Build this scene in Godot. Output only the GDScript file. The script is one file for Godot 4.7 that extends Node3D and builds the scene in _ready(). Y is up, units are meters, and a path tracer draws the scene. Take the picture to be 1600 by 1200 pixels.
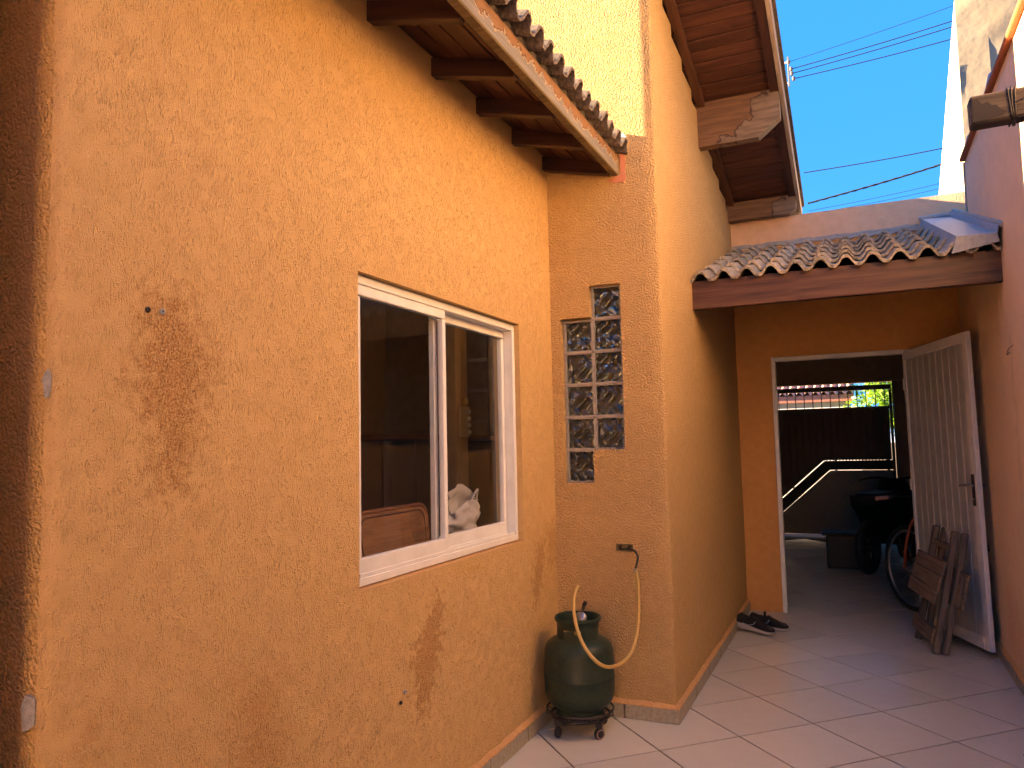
extends Node3D

# ---------------------------------------------------------------- names, tags
var rng := RandomNumberGenerator.new()
var taken := {}
var M := {}

func numbered(parent: Node, called: String) -> String:
	var key := str(parent.get_instance_id()) + called
	var n: int = taken.get(key, 0)
	taken[key] = n + 1
	return called if n == 0 else "%s_%03d" % [called, n]

func tag(o: Node, label: String, category: String, group := "", kind := "") -> void:
	o.set_meta("label", label)
	o.set_meta("category", category)
	if group != "": o.set_meta("group", group)
	if kind != "": o.set_meta("kind", kind)

func thing(called: String, label: String, category: String, at := Vector3.ZERO, turn := 0.0, group := "", kind := "") -> Node3D:
	var o := Node3D.new()
	o.name = numbered(self, called)
	add_child(o, true)
	o.position = at
	o.rotation.y = turn
	tag(o, label, category, group, kind)
	return o

func put(called: String, mesh: Mesh, mat: Material, parent: Node, xf := Transform3D.IDENTITY) -> MeshInstance3D:
	var o := MeshInstance3D.new()
	o.name = numbered(parent, called)
	o.mesh = mesh
	o.material_override = mat
	parent.add_child(o, true)
	o.transform = xf
	return o

# ---------------------------------------------------------------- mesh helpers
func begin() -> SurfaceTool:
	var st := SurfaceTool.new()
	st.begin(Mesh.PRIMITIVE_TRIANGLES)
	return st

func vert(st: SurfaceTool, p: Vector3, n: Vector3, uv: Vector2) -> void:
	st.set_normal(n)
	st.set_uv(uv)
	st.add_vertex(p)

func tri(st: SurfaceTool, p: Array, n: Array, uv: Array) -> void:
	var c: Vector3 = (p[1] - p[0]).cross(p[2] - p[0])
	var order := [0, 1, 2] if c.dot(n[0] + n[1] + n[2]) < 0.0 else [0, 2, 1]
	for i in order: vert(st, p[i], n[i], uv[i])

func quad(st: SurfaceTool, a: Vector3, b: Vector3, c: Vector3, d: Vector3, n: Vector3, ua := Vector2.ZERO, ub := Vector2.ZERO, uc := Vector2.ZERO, ud := Vector2.ZERO) -> void:
	tri(st, [a, b, c], [n, n, n], [ua, ub, uc])
	tri(st, [a, c, d], [n, n, n], [ua, uc, ud])

func quadn(st: SurfaceTool, p: Array, n: Array, uv: Array) -> void:
	tri(st, [p[0], p[1], p[2]], [n[0], n[1], n[2]], [uv[0], uv[1], uv[2]])
	tri(st, [p[0], p[2], p[3]], [n[0], n[2], n[3]], [uv[0], uv[2], uv[3]])

# a convex hull-like slab: polygon pts2 (x,y) extruded along z from z0 to z1, through xf; edges chamfered by ch
func prism(st: SurfaceTool, pts: PackedVector2Array, z0: float, z1: float, xf := Transform3D.IDENTITY, uvo := Vector2.ZERO) -> void:
	var n := pts.size()
	var idx := Geometry2D.triangulate_polygon(pts)
	var nz := (xf.basis * Vector3(0, 0, 1)).normalized()
	for k in range(0, idx.size(), 3):
		var a := pts[idx[k]]
		var b := pts[idx[k + 1]]
		var c := pts[idx[k + 2]]
		tri(st, [xf * Vector3(a.x, a.y, z1), xf * Vector3(b.x, b.y, z1), xf * Vector3(c.x, c.y, z1)], [nz, nz, nz], [a + uvo, b + uvo, c + uvo])
		tri(st, [xf * Vector3(a.x, a.y, z0), xf * Vector3(b.x, b.y, z0), xf * Vector3(c.x, c.y, z0)], [-nz, -nz, -nz], [a + uvo, b + uvo, c + uvo])
	var cw := Geometry2D.is_polygon_clockwise(pts)
	for i in n:
		var a := pts[i]
		var b := pts[(i + 1) % n]
		var e := (b - a).normalized()
		var o := Vector2(-e.y, e.x) if cw else Vector2(e.y, -e.x)
		var nn := (xf.basis * Vector3(o.x, o.y, 0)).normalized()
		var l := (b - a).length()
		quad(st, xf * Vector3(a.x, a.y, z0), xf * Vector3(b.x, b.y, z0), xf * Vector3(b.x, b.y, z1), xf * Vector3(a.x, a.y, z1), nn, uvo + a, uvo + a + Vector2(l, 0), uvo + a + Vector2(l, z1 - z0), uvo + a + Vector2(0, z1 - z0))

# box with chamfered edges, long axis x; u runs along x. centre c, size s, basis by xf
func box(st: SurfaceTool, c: Vector3, s: Vector3, ch := 0.003, xf := Transform3D.IDENTITY, uvo := Vector2.ZERO) -> void:
	var h := s * 0.5
	ch = minf(ch, minf(h.x, minf(h.y, h.z)) * 0.6)
	var ax := [Vector3.RIGHT, Vector3.UP, Vector3.BACK]
	for a in 3:
		var b := (a + 1) % 3
		var d := (a + 2) % 3
		for sg in [-1.0, 1.0]:
			var n: Vector3 = ax[a] * sg
			var ps := []
			var us := []
			for q in [[-1, -1], [1, -1], [1, 1], [-1, 1]]:
				var p := Vector3.ZERO
				p[a] = h[a] * sg
				p[b] = (h[b] - ch) * q[0]
				p[d] = (h[d] - ch) * q[1]
				var u: Vector2
				if a == 0: u = Vector2(p.z, p.y)
				elif a == 1: u = Vector2(p.x, p.z + 0.37)
				else: u = Vector2(p.x, p.y)
				ps.append(xf * (c + p)); us.append(u + uvo)
			quad(st, ps[0], ps[1], ps[2], ps[3], (xf.basis * n).normalized(), us[0], us[1], us[2], us[3])
	if ch <= 0.0: return
	for a in 3:
		var b := (a + 1) % 3
		var d := (a + 2) % 3
		for sb in [-1.0, 1.0]:
			for sd in [-1.0, 1.0]:
				var ps := []
				for e in [-1.0, 1.0]:
					var p1 := Vector3.ZERO
					p1[a] = (h[a] - ch) * e; p1[b] = h[b] * sb; p1[d] = (h[d] - ch) * sd
					var p2 := p1
					p2[b] = (h[b] - ch) * sb; p2[d] = h[d] * sd
					ps.append(p1); ps.append(p2)
				var n: Vector3 = (ax[b] * sb + ax[d] * sd).normalized()
				var us := []
				for p in ps: us.append(Vector2(p.x, p.y) + uvo)
				quad(st, xf * (c + ps[0]), xf * (c + ps[1]), xf * (c + ps[3]), xf * (c + ps[2]), (xf.basis * n).normalized(), us[0], us[1], us[3], us[2])
	for sx in [-1.0, 1.0]:
		for sy in [-1.0, 1.0]:
			for sz in [-1.0, 1.0]:
				var n := Vector3(sx, sy, sz).normalized()
				var p1 := Vector3(h.x * sx, (h.y - ch) * sy, (h.z - ch) * sz)
				var p2 := Vector3((h.x - ch) * sx, h.y * sy, (h.z - ch) * sz)
				var p3 := Vector3((h.x - ch) * sx, (h.y - ch) * sy, h.z * sz)
				n = (xf.basis * n).normalized()
				tri(st, [xf * (c + p1), xf * (c + p2), xf * (c + p3)], [n, n, n], [uvo, uvo, uvo])

func box_mesh(c: Vector3, s: Vector3, ch := 0.003, uvo := Vector2.ZERO) -> ArrayMesh:
	var st := begin()
	box(st, c, s, ch, Transform3D.IDENTITY, uvo)
	return st.commit()

func span(a: Vector3, b: Vector3, up := Vector3.UP) -> Transform3D:   # x axis from a to b, origin in the middle
	var x := (b - a).normalized()
	var z := x.cross(up).normalized()
	var y := z.cross(x).normalized()
	return Transform3D(Basis(x, y, z), (a + b) * 0.5)

func bar(st: SurfaceTool, a: Vector3, b: Vector3, h: float, w: float, up := Vector3.UP, ch := 0.003) -> void:
	box(st, Vector3.ZERO, Vector3((b - a).length(), h, w), ch, span(a, b, up), Vector2(rng.randf() * 3.0, rng.randf() * 3.0))

func bar_mesh(a: Vector3, b: Vector3, h: float, w: float, up := Vector3.UP, ch := 0.003) -> ArrayMesh:
	var st := begin()
	bar(st, a, b, h, w, up, ch)
	return st.commit()

func tube(st: SurfaceTool, pts: Array, r: float, seg := 10, taper := 1.0) -> void:
	var rings := []
	var norms := []
	var up := Vector3(0.3, 0.9, 0.2).normalized()
	for i in pts.size():
		var t: Vector3
		if i == 0: t = pts[1] - pts[0]
		elif i == pts.size() - 1: t = pts[i] - pts[i - 1]
		else: t = pts[i + 1] - pts[i - 1]
		t = t.normalized()
		var s := up - t * up.dot(t)
		if s.length() < 0.05: s = Vector3(1, 0, 0) - t * t.x
		s = s.normalized()
		up = s
		var q := t.cross(s)
		var rr := r * lerpf(1.0, taper, float(i) / (pts.size() - 1))
		var ring := []
		var nn := []
		for k in seg + 1:
			var a := TAU * k / seg
			var d := s * cos(a) + q * sin(a)
			ring.append(pts[i] + d * rr); nn.append(d)
		rings.append(ring); norms.append(nn)
	var l := 0.0
	for i in pts.size() - 1:
		var l2: float = l + (pts[i + 1] - pts[i]).length()
		for k in seg:
			quadn(st, [rings[i][k], rings[i][k + 1], rings[i + 1][k + 1], rings[i + 1][k]], [norms[i][k], norms[i][k + 1], norms[i + 1][k + 1], norms[i + 1][k]],
				[Vector2(l, k * 0.01), Vector2(l, k * 0.01 + 0.01), Vector2(l2, k * 0.01 + 0.01), Vector2(l2, k * 0.01)])
		l = l2
	for e in [0, pts.size() - 1]:
		var n: Vector3 = (pts[0] - pts[1]).normalized() if e == 0 else (pts[e] - pts[e - 1]).normalized()
		for k in seg: tri(st, [pts[e], rings[e][k], rings[e][k + 1]], [n, n, n], [Vector2.ZERO, Vector2.ZERO, Vector2.ZERO])

func tube_mesh(pts: Array, r: float, seg := 10, taper := 1.0) -> ArrayMesh:
	var st := begin()
	tube(st, pts, r, seg, taper)
	return st.commit()

func curve_pts(ctrl: Array, n: int) -> Array:
	var out := []
	for i in ctrl.size() - 1:
		var p0: Vector3 = ctrl[maxi(i - 1, 0)]
		var p1: Vector3 = ctrl[i]
		var p2: Vector3 = ctrl[i + 1]
		var p3: Vector3 = ctrl[mini(i + 2, ctrl.size() - 1)]
		for k in n: out.append(p1.cubic_interpolate(p2, p0, p3, float(k) / n))
	out.append(ctrl[-1])
	return out

# prof: (radius, height) from bottom to top, turned about y; smooth where the angle is small; a0..a1 part of the turn
func lathe(st: SurfaceTool, prof: Array, seg := 32, at := Vector3.ZERO, a0 := 0.0, a1 := TAU) -> void:
	for i in prof.size() - 1:
		var p: Vector2 = prof[i]
		var q: Vector2 = prof[i + 1]
		if p.distance_to(q) < 1e-6: continue
		var d := (q - p).normalized()
		var nn := Vector2(d.y, -d.x)
		var na := nn
		var nb := nn
		if i > 0 and p.distance_to(prof[i - 1]) > 1e-6:
			var e: Vector2 = (p - prof[i - 1]).normalized()
			if e.dot(d) > 0.75: na = (nn + Vector2(e.y, -e.x)).normalized()
		if i < prof.size() - 2 and q.distance_to(prof[i + 2]) > 1e-6:
			var e: Vector2 = (prof[i + 2] - q).normalized()
			if e.dot(d) > 0.75: nb = (nn + Vector2(e.y, -e.x)).normalized()
		for k in seg:
			var a := lerpf(a0, a1, float(k) / seg)
			var b := lerpf(a0, a1, float(k + 1) / seg)
			var ca := Vector3(cos(a), 0, sin(a))
			var cb := Vector3(cos(b), 0, sin(b))
			var u := Vector3.UP
			quadn(st, [at + ca * p.x + u * p.y, at + cb * p.x + u * p.y, at + cb * q.x + u * q.y, at + ca * q.x + u * q.y],
				[ca * na.x + u * na.y, cb * na.x + u * na.y, cb * nb.x + u * nb.y, ca * nb.x + u * nb.y],
				[Vector2(a * 0.18, p.y), Vector2(b * 0.18, p.y), Vector2(b * 0.18, q.y), Vector2(a * 0.18, q.y)])

func lathe_mesh(prof: Array, seg := 32) -> ArrayMesh:
	var st := begin()
	lathe(st, prof, seg)
	return st.commit()

# ---------------------------------------------------------------- walls: a plan path swept upwards, with openings
var uneven := FastNoiseLite.new()

func wob(p: Vector3) -> float:
	return uneven.get_noise_3d(p.x, p.y, p.z)

# path: plan points (x,z); the face looks to (-dz, dx). ys: heights that must be grid lines. filled(s, y) says where wall stands.
func wall_mesh(path: Array, ss: Array, y0: float, y1: float, ys: Array, filled: Callable, thick: float, amp := 0.0025, step := 0.09, uv2 := Rect2(0, 0, 1, 1)) -> ArrayMesh:
	var st := begin()
	var cum := [0.0]
	for i in path.size() - 1: cum.append(cum[i] + path[i].distance_to(path[i + 1]))
	var S := _lines(cum + ss, 0.0, cum[-1], step)
	var Y := _lines(ys, y0, y1, step)
	var P := []
	var N := []
	for s in S:
		var i := 0
		while i < path.size() - 2 and s > cum[i + 1] + 1e-6: i += 1
		var t: float = (s - cum[i]) / (cum[i + 1] - cum[i])
		var p: Vector2 = path[i].lerp(path[i + 1], t)
		var d: Vector2 = (path[i + 1] - path[i]).normalized()
		if t > 0.999 and i < path.size() - 2:
			var e: Vector2 = (path[i + 2] - path[i + 1]).normalized()
			if d.dot(e) > 0.6: d = (d + e).normalized()
		if t < 0.001 and i > 0:
			var e: Vector2 = (path[i] - path[i - 1]).normalized()
			if d.dot(e) > 0.6: d = (d + e).normalized()
		P.append(p)
		N.append(Vector2(-d.y, d.x))
	var at := func(i: int, j: int) -> Vector3:
		var p := Vector3(P[i].x, Y[j], P[i].y)
		var n := Vector3(N[i].x, 0, N[i].y)
		return p + n * wob(p) * amp
	var nor := func(i: int, j: int) -> Vector3:
		var p := Vector3(P[i].x, Y[j], P[i].y)
		var n := Vector3(N[i].x, 0, N[i].y)
		var t := Vector3(n.z, 0, -n.x)
		var e := 0.02
		var gt := (wob(p + t * e) - wob(p - t * e)) * amp / (2 * e)
		var gy := (wob(p + Vector3.UP * e) - wob(p - Vector3.UP * e)) * amp / (2 * e)
		return (n - t * gt - Vector3.UP * gy).normalized()
	var fill := []
	for i in S.size() - 1:
		var col := []
		for j in Y.size() - 1: col.append(filled.call((S[i] + S[i + 1]) * 0.5, (Y[j] + Y[j + 1]) * 0.5))
		fill.append(col)
	for i in S.size() - 1:
		for j in Y.size() - 1:
			if not fill[i][j]: continue
			var a: Vector3 = at.call(i, j)
			var b: Vector3 = at.call(i + 1, j)
			var c: Vector3 = at.call(i + 1, j + 1)
			var d: Vector3 = at.call(i, j + 1)
			var na: Vector3 = nor.call(i, j)
			var nb: Vector3 = nor.call(i + 1, j)
			var nc: Vector3 = nor.call(i + 1, j + 1)
			var nd: Vector3 = nor.call(i, j + 1)
			var uvs := [Vector2(S[i], -Y[j]), Vector2(S[i + 1], -Y[j]), Vector2(S[i + 1], -Y[j + 1]), Vector2(S[i], -Y[j + 1])]
			var ps := [a, b, c, d]
			var ns := [na, nb, nc, nd]
			for k in [[0, 1, 2], [0, 2, 3]]:
				var cr: Vector3 = (ps[k[1]] - ps[k[0]]).cross(ps[k[2]] - ps[k[0]])
				var order: Array = k if cr.dot(na) < 0 else [k[0], k[2], k[1]]
				for q in order:
					st.set_uv2(Vector2((uvs[q].x - uv2.position.x) / uv2.size.x, 1.0 - (-uvs[q].y - uv2.position.y) / uv2.size.y))
					vert(st, ps[q], ns[q], uvs[q])
			st.set_uv2(Vector2(-1, -1))
			var n0 := Vector3(N[i].x, 0, N[i].y)
			var n1 := Vector3(N[i + 1].x, 0, N[i + 1].y)
			quad(st, a - n0 * thick, b - n1 * thick, c - n1 * thick, d - n0 * thick, -n0, uvs[0], uvs[1], uvs[2], uvs[3])
			for side in [[i - 1, j, a, d, n0, n0, -1], [i + 1, j, b, c, n1, n1, 1], [i, j - 1, a, b, n0, n1, -2], [i, j + 1, d, c, n0, n1, 2]]:
				var x: int = side[0]
				var y: int = side[1]
				if x >= 0 and x < S.size() - 1 and y >= 0 and y < Y.size() - 1 and fill[x][y]: continue
				var t := Vector3(n0.z, 0, -n0.x)
				var nn: Vector3 = t * float(side[6]) if absi(side[6]) == 1 else Vector3.UP * signf(side[6])
				var p: Vector3 = side[2]
				var q: Vector3 = side[3]
				var l := p.distance_to(q)
				var u0 := Vector2(p.x + p.z, -p.y)
				quad(st, p, q, q - side[5] * thick, p - side[4] * thick, nn, u0, u0 + Vector2(0, l), u0 + Vector2(thick, l), u0 + Vector2(thick, 0))
	return st.commit()

func _lines(must: Array, lo: float, hi: float, step: float) -> Array:
	var v := [lo, hi]
	for m in must:
		if m > lo + 1e-4 and m < hi - 1e-4: v.append(m)
	v.sort()
	var out := [v[0]]
	for i in range(1, v.size()):
		if v[i] - out[-1] < 1e-4: continue
		var a: float = out[-1]
		var n := int(ceil((v[i] - a) / step))
		for k in n: out.append(lerpf(a, v[i], float(k + 1) / n))
	return out

# ---------------------------------------------------------------- textures
func noise(seed_: int, freq: float, oct := 3, type := FastNoiseLite.TYPE_SIMPLEX_SMOOTH) -> FastNoiseLite:
	var n := FastNoiseLite.new()
	n.seed = seed_
	n.noise_type = type
	n.frequency = freq
	n.fractal_octaves = oct
	return n

func bytes_of(n: FastNoiseLite, w: int, h: int, seamless := true) -> PackedByteArray:
	var im := n.get_seamless_image(w, h) if seamless else n.get_image(w, h)
	im.convert(Image.FORMAT_L8)
	return im.get_data()

func streaks(seed_: int, w: int, h: int, squash: int, freq: float) -> PackedByteArray:   # long along u
	var im := noise(seed_, freq, 4).get_seamless_image(w / squash, h)
	im.convert(Image.FORMAT_L8)
	im.resize(w, h, Image.INTERPOLATE_CUBIC)
	return im.get_data()

func tex(im: Image) -> ImageTexture:
	return ImageTexture.create_from_image(im)

func grey(b: PackedByteArray, w: int, h: int) -> ImageTexture:
	return tex(Image.create_from_data(w, h, false, Image.FORMAT_L8, b))

func lin(r: float, g: float, b: float) -> Color:
	return Color(r, g, b).linear_to_srgb()

func ramp(b: PackedByteArray, w: int, h: int, cols: Array) -> ImageTexture:   # evenly spaced linear colours
	var lut := PackedByteArray()
	lut.resize(768)
	for i in 256:
		var t := i / 255.0 * (cols.size() - 1)
		var k := mini(int(t), cols.size() - 2)
		var c: Color = cols[k].lerp(cols[k + 1], t - k).linear_to_srgb()
		lut[i * 3] = int(clampf(c.r, 0, 1) * 255); lut[i * 3 + 1] = int(clampf(c.g, 0, 1) * 255); lut[i * 3 + 2] = int(clampf(c.b, 0, 1) * 255)
	var o := PackedByteArray()
	o.resize(w * h * 3)
	for i in w * h:
		var v := b[i] * 3
		var q := i * 3
		o[q] = lut[v]; o[q + 1] = lut[v + 1]; o[q + 2] = lut[v + 2]
	return tex(Image.create_from_data(w, h, false, Image.FORMAT_RGB8, o))

func mat(c: Color, rough := 0.8, spec := 0.5) -> StandardMaterial3D:   # c linear
	var m := StandardMaterial3D.new()
	m.albedo_color = c.linear_to_srgb()
	m.roughness = rough
	m.metallic_specular = spec
	return m

func scratched_render(seed_: int, strokes: int, lmin: int, lmax: int, depth: int, base_amp: float, drift: float, freq: float) -> ImageTexture:
	# height map of dragged acrylic render: fine sand and many short grooves pulled down by the trowel
	var w := 1024
	var b := bytes_of(noise(seed_, freq, 2), w, w)
	var f := bytes_of(noise(seed_ + 1, 0.012, 2), w, w)
	for i in w * w: b[i] = int(170.0 + (b[i] - 128) * base_amp + (f[i] - 128) * 0.10)
	var r := RandomNumberGenerator.new()
	r.seed = seed_
	for k in strokes:
		var x := r.randf() * w
		var y := r.randf() * w
		if f[int(y) * w + int(x)] < 50 + r.randi_range(0, 60): continue
		var l := r.randi_range(lmin, lmax)
		var sl := r.randf_range(-drift, drift)
		var d := r.randi_range(depth / 3, depth)
		var wd := r.randf_range(0.5, 1.5)
		for t in l:
			var e := 1.0 - absf(2.0 * t / l - 0.8) * 0.7
			x += sl + r.randf_range(-0.5, 0.5)
			y += 1.0
			var hw := int(ceil(wd * e))
			for dx in range(-hw - 1, hw + 2):
				var q := (posmod(int(y), w)) * w + posmod(int(x) + dx, w)
				var a := clampf(wd * e + 0.6 - absf(dx), 0.0, 1.0)
				if a > 0.0: b[q] = maxi(0, b[q] - int(d * a * e * 0.45))
				elif dx == hw + 1: b[q] = mini(255, b[q] + 14)
	return grey(b, w, w)

func render_material(c0: Color, c1: Color, hmap: Texture2D, cm: float, metres: float, fine: PackedByteArray) -> StandardMaterial3D:
	var m := StandardMaterial3D.new()
	m.albedo_texture = ramp(fine, 512, 512, [c0, c0.lerp(c1, 0.5), c1])
	m.roughness = 0.85
	m.metallic_specular = 0.35
	m.heightmap_enabled = true
	m.heightmap_texture = hmap
	m.heightmap_scale = cm
	m.uv1_scale = Vector3(1.0 / metres, 1.0 / metres, 1)
	return m

func wood(seed_: int, cols: Array, metres := 0.6, rough := 0.6, cm := 0.06) -> StandardMaterial3D:
	var m := StandardMaterial3D.new()
	var b := streaks(seed_, 512, 512, 16, 0.03)
	var c := streaks(seed_ + 7, 512, 512, 32, 0.12)
	for i in b.size(): b[i] = clampi(128 + int((b[i] - 128) * 0.8) + int((c[i] - 128) * 0.5), 0, 255)
	m.albedo_texture = ramp(b, 512, 512, cols)
	m.heightmap_enabled = true
	m.heightmap_texture = grey(c, 512, 512)
	m.heightmap_scale = cm
	m.roughness = rough
	m.metallic_specular = 0.4
	m.uv1_scale = Vector3(1.0 / metres, 1.0 / metres, 1)
	return m

func mottled(seed_: int, cols: Array, freq: float, metres: float, rough := 0.85, cm := 0.1) -> StandardMaterial3D:
	var m := StandardMaterial3D.new()
	var b := bytes_of(noise(seed_, freq, 5), 512, 512)
	m.albedo_texture = ramp(b, 512, 512, cols)
	m.roughness = rough
	m.metallic_specular = 0.35
	if cm > 0.0:
		m.heightmap_enabled = true
		m.heightmap_texture = grey(bytes_of(noise(seed_ + 3, freq * 6.0, 3), 512, 512), 512, 512)
		m.heightmap_scale = cm
	m.uv1_triplanar = true
	m.uv1_scale = Vector3.ONE / metres
	return m

func C(r: float, g: float, b: float) -> Color: return Color(r, g, b)

# dirt that grew on wall A: outlines measured on the photograph, in metres (s along the wall, y up)
func stain_texture(w: int, h: int, s0: float, y0: float, sw: float, sh: float, blobs: Array) -> ImageTexture:
	var n1 := bytes_of(noise(51, 0.05, 4), w, h, false)
	var n2 := bytes_of(noise(52, 0.25, 2), w, h, false)
	var o := PackedByteArray()
	o.resize(w * h * 4)
	for blob in blobs:
		var poly: PackedVector2Array = blob[0]
		var col: Color = blob[1].linear_to_srgb()
		var hard: float = blob[2]
		var strength: float = blob[3]
		var box := Rect2(poly[0], Vector2.ZERO)
		for p in poly: box = box.expand(p)
		box = box.grow(0.12)
		var x0 := clampi(int((box.position.x - s0) / sw * w), 0, w - 1)
		var x1 := clampi(int((box.end.x - s0) / sw * w), 0, w - 1)
		var ya := clampi(int((1.0 - (box.end.y - y0) / sh) * h), 0, h - 1)
		var yb := clampi(int((1.0 - (box.position.y - y0) / sh) * h), 0, h - 1)
		for py in range(ya, yb):
			for px in range(x0, x1):
				var p := Vector2(s0 + (px + 0.5) / w * sw, y0 + (1.0 - (py + 0.5) / h) * sh)
				var d := 1e9
				for i in poly.size():
					var q := Geometry2D.get_closest_point_to_segment(p, poly[i], poly[(i + 1) % poly.size()])
					d = minf(d, p.distance_to(q))
				if Geometry2D.is_point_in_polygon(p, poly): d = -d
				var i := py * w + px
				var edge := d + (n1[i] - 128) / 128.0 * 0.075
				var a := clampf(0.5 - edge / hard, 0.0, 1.0) * strength
				a *= clampf(0.42 + (n2[i] - 118) / 60.0, 0.0, 1.0) * 0.75 + 0.25
				if a > 0.004:
					var old := o[i * 4 + 3] / 255.0
					if a > old:
						o[i * 4] = col.r8; o[i * 4 + 1] = col.g8; o[i * 4 + 2] = col.b8
						o[i * 4 + 3] = int(a * 255)
	return tex(Image.create_from_data(w, h, false, Image.FORMAT_RGBA8, o))

func v2(a: Array) -> PackedVector2Array:
	var o := PackedVector2Array()
	for i in range(0, a.size(), 2): o.append(Vector2(a[i], a[i + 1]))
	return o

func make_materials() -> void:
	uneven.seed = 5
	uneven.frequency = 0.9
	uneven.fractal_octaves = 3
	var fine := bytes_of(noise(11, 0.02, 5), 512, 512)
	var dragged := scratched_render(21, 20000, 5, 20, 210, 0.34, 0.2, 0.2)
	var peel := scratched_render(31, 5200, 4, 14, 90, 1.0, 0.9, 0.05)
	M.render_a = render_material(C(.608, .387, .16), C(.683, .446, .195), dragged, 1.0, 0.95, fine)
	M.render_b = render_material(C(.608, .387, .16), C(.683, .446, .195), peel, 1.5, 0.7, fine)
	M.render_c = render_material(C(.608, .387, .16), C(.683, .446, .195), dragged, 0.22, 0.7, fine)
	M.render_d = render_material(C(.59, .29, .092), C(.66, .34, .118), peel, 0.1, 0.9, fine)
	M.render_r = render_material(C(.775, .56, .385), C(.82, .61, .43), peel, 0.12, 1.3, fine)
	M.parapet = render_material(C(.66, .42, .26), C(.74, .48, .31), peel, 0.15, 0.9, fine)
	M.cream = mottled(41, [C(.30, .25, .18), C(.37, .315, .23), C(.41, .35, .26)], 0.008, 2.6, 0.9, 0.12)
	M.mortar = mottled(42, [C(.30, .29, .28), C(.42, .41, .40), C(.52, .50, .48)], 0.04, 0.3, 0.95, 0.4)
	M.lip = mottled(43, [C(.50, .26, .10), C(.62, .36, .15), C(.68, .41, .18)], 0.03, 0.4, 0.9, 0.3)
	M.grout = mottled(44, [C(.045, .022, .014), C(.08, .042, .026)], 0.05, 0.3, 0.95, 0.0)
	M.skirt = mottled(45, [C(.28, .24, .17), C(.36, .32, .24), C(.42, .38, .30)], 0.02, 0.25, 0.4, 0.0)
	M.joint = mat(C(.05, .035, .03), 0.9)
	var red := [C(.034, .014, .010), C(.062, .023, .015), C(.09, .035, .021)]
	M.soffit = wood(61, red, 0.7, 0.45)
	M.soffit_b = wood(62, [C(.036, .015, .011), C(.075, .028, .018), C(.11, .044, .026)], 0.8, 0.45)
	M.rafter = wood(63, [C(.022, .010, .009), C(.045, .018, .014), C(.066, .027, .018)], 0.7, 0.5)
	M.beam = wood(64, [C(.042, .017, .010), C(.085, .035, .019), C(.13, .062, .032)], 0.9, 0.45)
	M.purlin = purlin_material()
	M.fascia = fascia_material()
	M.grey_wood = wood(66, [C(.16, .12, .095), C(.32, .26, .22), C(.44, .37, .31)], 0.5, 0.8, 0.12)
	M.stool = wood(67, [C(.08, .061, .047), C(.165, .128, .10), C(.25, .196, .155)], 0.4, 0.75, 0.1)
	M.board = wood(68, [C(.12, .055, .025), C(.20, .10, .048), C(.26, .14, .07)], 0.35, 0.6)
	M.board_dark = mat(C(.07, .03, .016), 0.6)
	var clay := [[C(.11, .095, .075), C(.36, .305, .24), C(.56, .485, .385)], [C(.085, .075, .06), C(.29, .245, .195), C(.48, .415, .33)], [C(.14, .12, .095), C(.41, .345, .275), C(.60, .52, .415)]]
	M.tiles = []
	for i in 3: M.tiles.append(mottled(71 + i, clay[i], 0.025, 0.3, 0.9, 0.25))
	M.eave_tiles = []
	for i in 3: M.eave_tiles.append(mottled(171 + i, [C(.06, .05, .04), C(.17 + .03 * i, .135 + .022 * i, .105 + .018 * i), C(.32, .26, .21)], .03, .3, .95, .25))
	M.tile_dark = mottled(75, [C(.05, .042, .035), C(.11, .09, .072), C(.18, .15, .12)], 0.03, 0.3, 0.95, 0.3)
	M.white = mottled(81, [C(.70, .69, .66), C(.77, .76, .73), C(.80, .79, .76)], 0.01, 0.6, 0.32, 0.0)
	M.door_white = mottled(82, [C(.66, .65, .63), C(.75, .74, .72), C(.78, .77, .75)], 0.012, 0.8, 0.35, 0.0)
	M.glass = StandardMaterial3D.new()
	M.glass.transparency = BaseMaterial3D.TRANSPARENCY_ALPHA
	M.glass.albedo_color = Color(0.3, 0.32, 0.32, 0.03)
	M.glass.roughness = 0.02
	M.glass.metallic_specular = 0.5
	M.gate_grey = mottled(95, [C(.24, .225, .22), C(.30, .285, .28), C(.34, .325, .32)], .03, .6, .5, 0.0)
	M.rubber = mat(C(.012, .012, .013), 0.6)
	M.steel = mat(C(.35, .34, .35), 0.35)
	M.steel.metallic = 0.8
	M.dark_metal = mat(C(.025, .02, .02), 0.45)
	M.gate = mottled(83, [C(.13, .105, .10), C(.17, .14, .135), C(.20, .165, .16)], 0.03, 0.6, 0.5, 0.0)
	M.bottle = mottled(84, [C(.016, .027, .018), C(.026, .041, .028), C(.036, .052, .036)], 0.02, 0.4, 0.42, 0.0)
	M.hose = mat(C(.55, .36, .10), 0.35)
	M.hose.subsurf_scatter_enabled = true
	M.hose.subsurf_scatter_strength = 0.15
	M.zinc = mottled(85, [C(.24, .26, .31), C(.33, .355, .41), C(.40, .42, .47)], 0.02, 0.4, 0.55, 0.0)
	M.asphalt = mottled(86, [C(.04, .04, .04), C(.06, .058, .055)], 0.1, 1.0, 0.95, 0.3)
	M.concrete = mottled(87, [C(.25, .24, .22), C(.36, .34, .31)], 0.03, 1.5, 0.95, 0.2)
	M.earth = mottled(88, [C(.09, .07, .05), C(.16, .12, .08)], 0.02, 4.0, 1.0, 0.0)
	M.dark_plaster = mottled(89, [C(.36, .275, .21), C(.44, .345, .265)], 0.02, 1.5, 0.9, 0.0)
	M.house_white = mottled(90, [C(.60, .56, .50), C(.74, .71, .66)], 0.01, 2.0, 0.9, 0.0)
	M.house_red = mottled(91, [C(.30, .13, .10), C(.38, .17, .13)], 0.02, 1.0, 0.7, 0.0)
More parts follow.
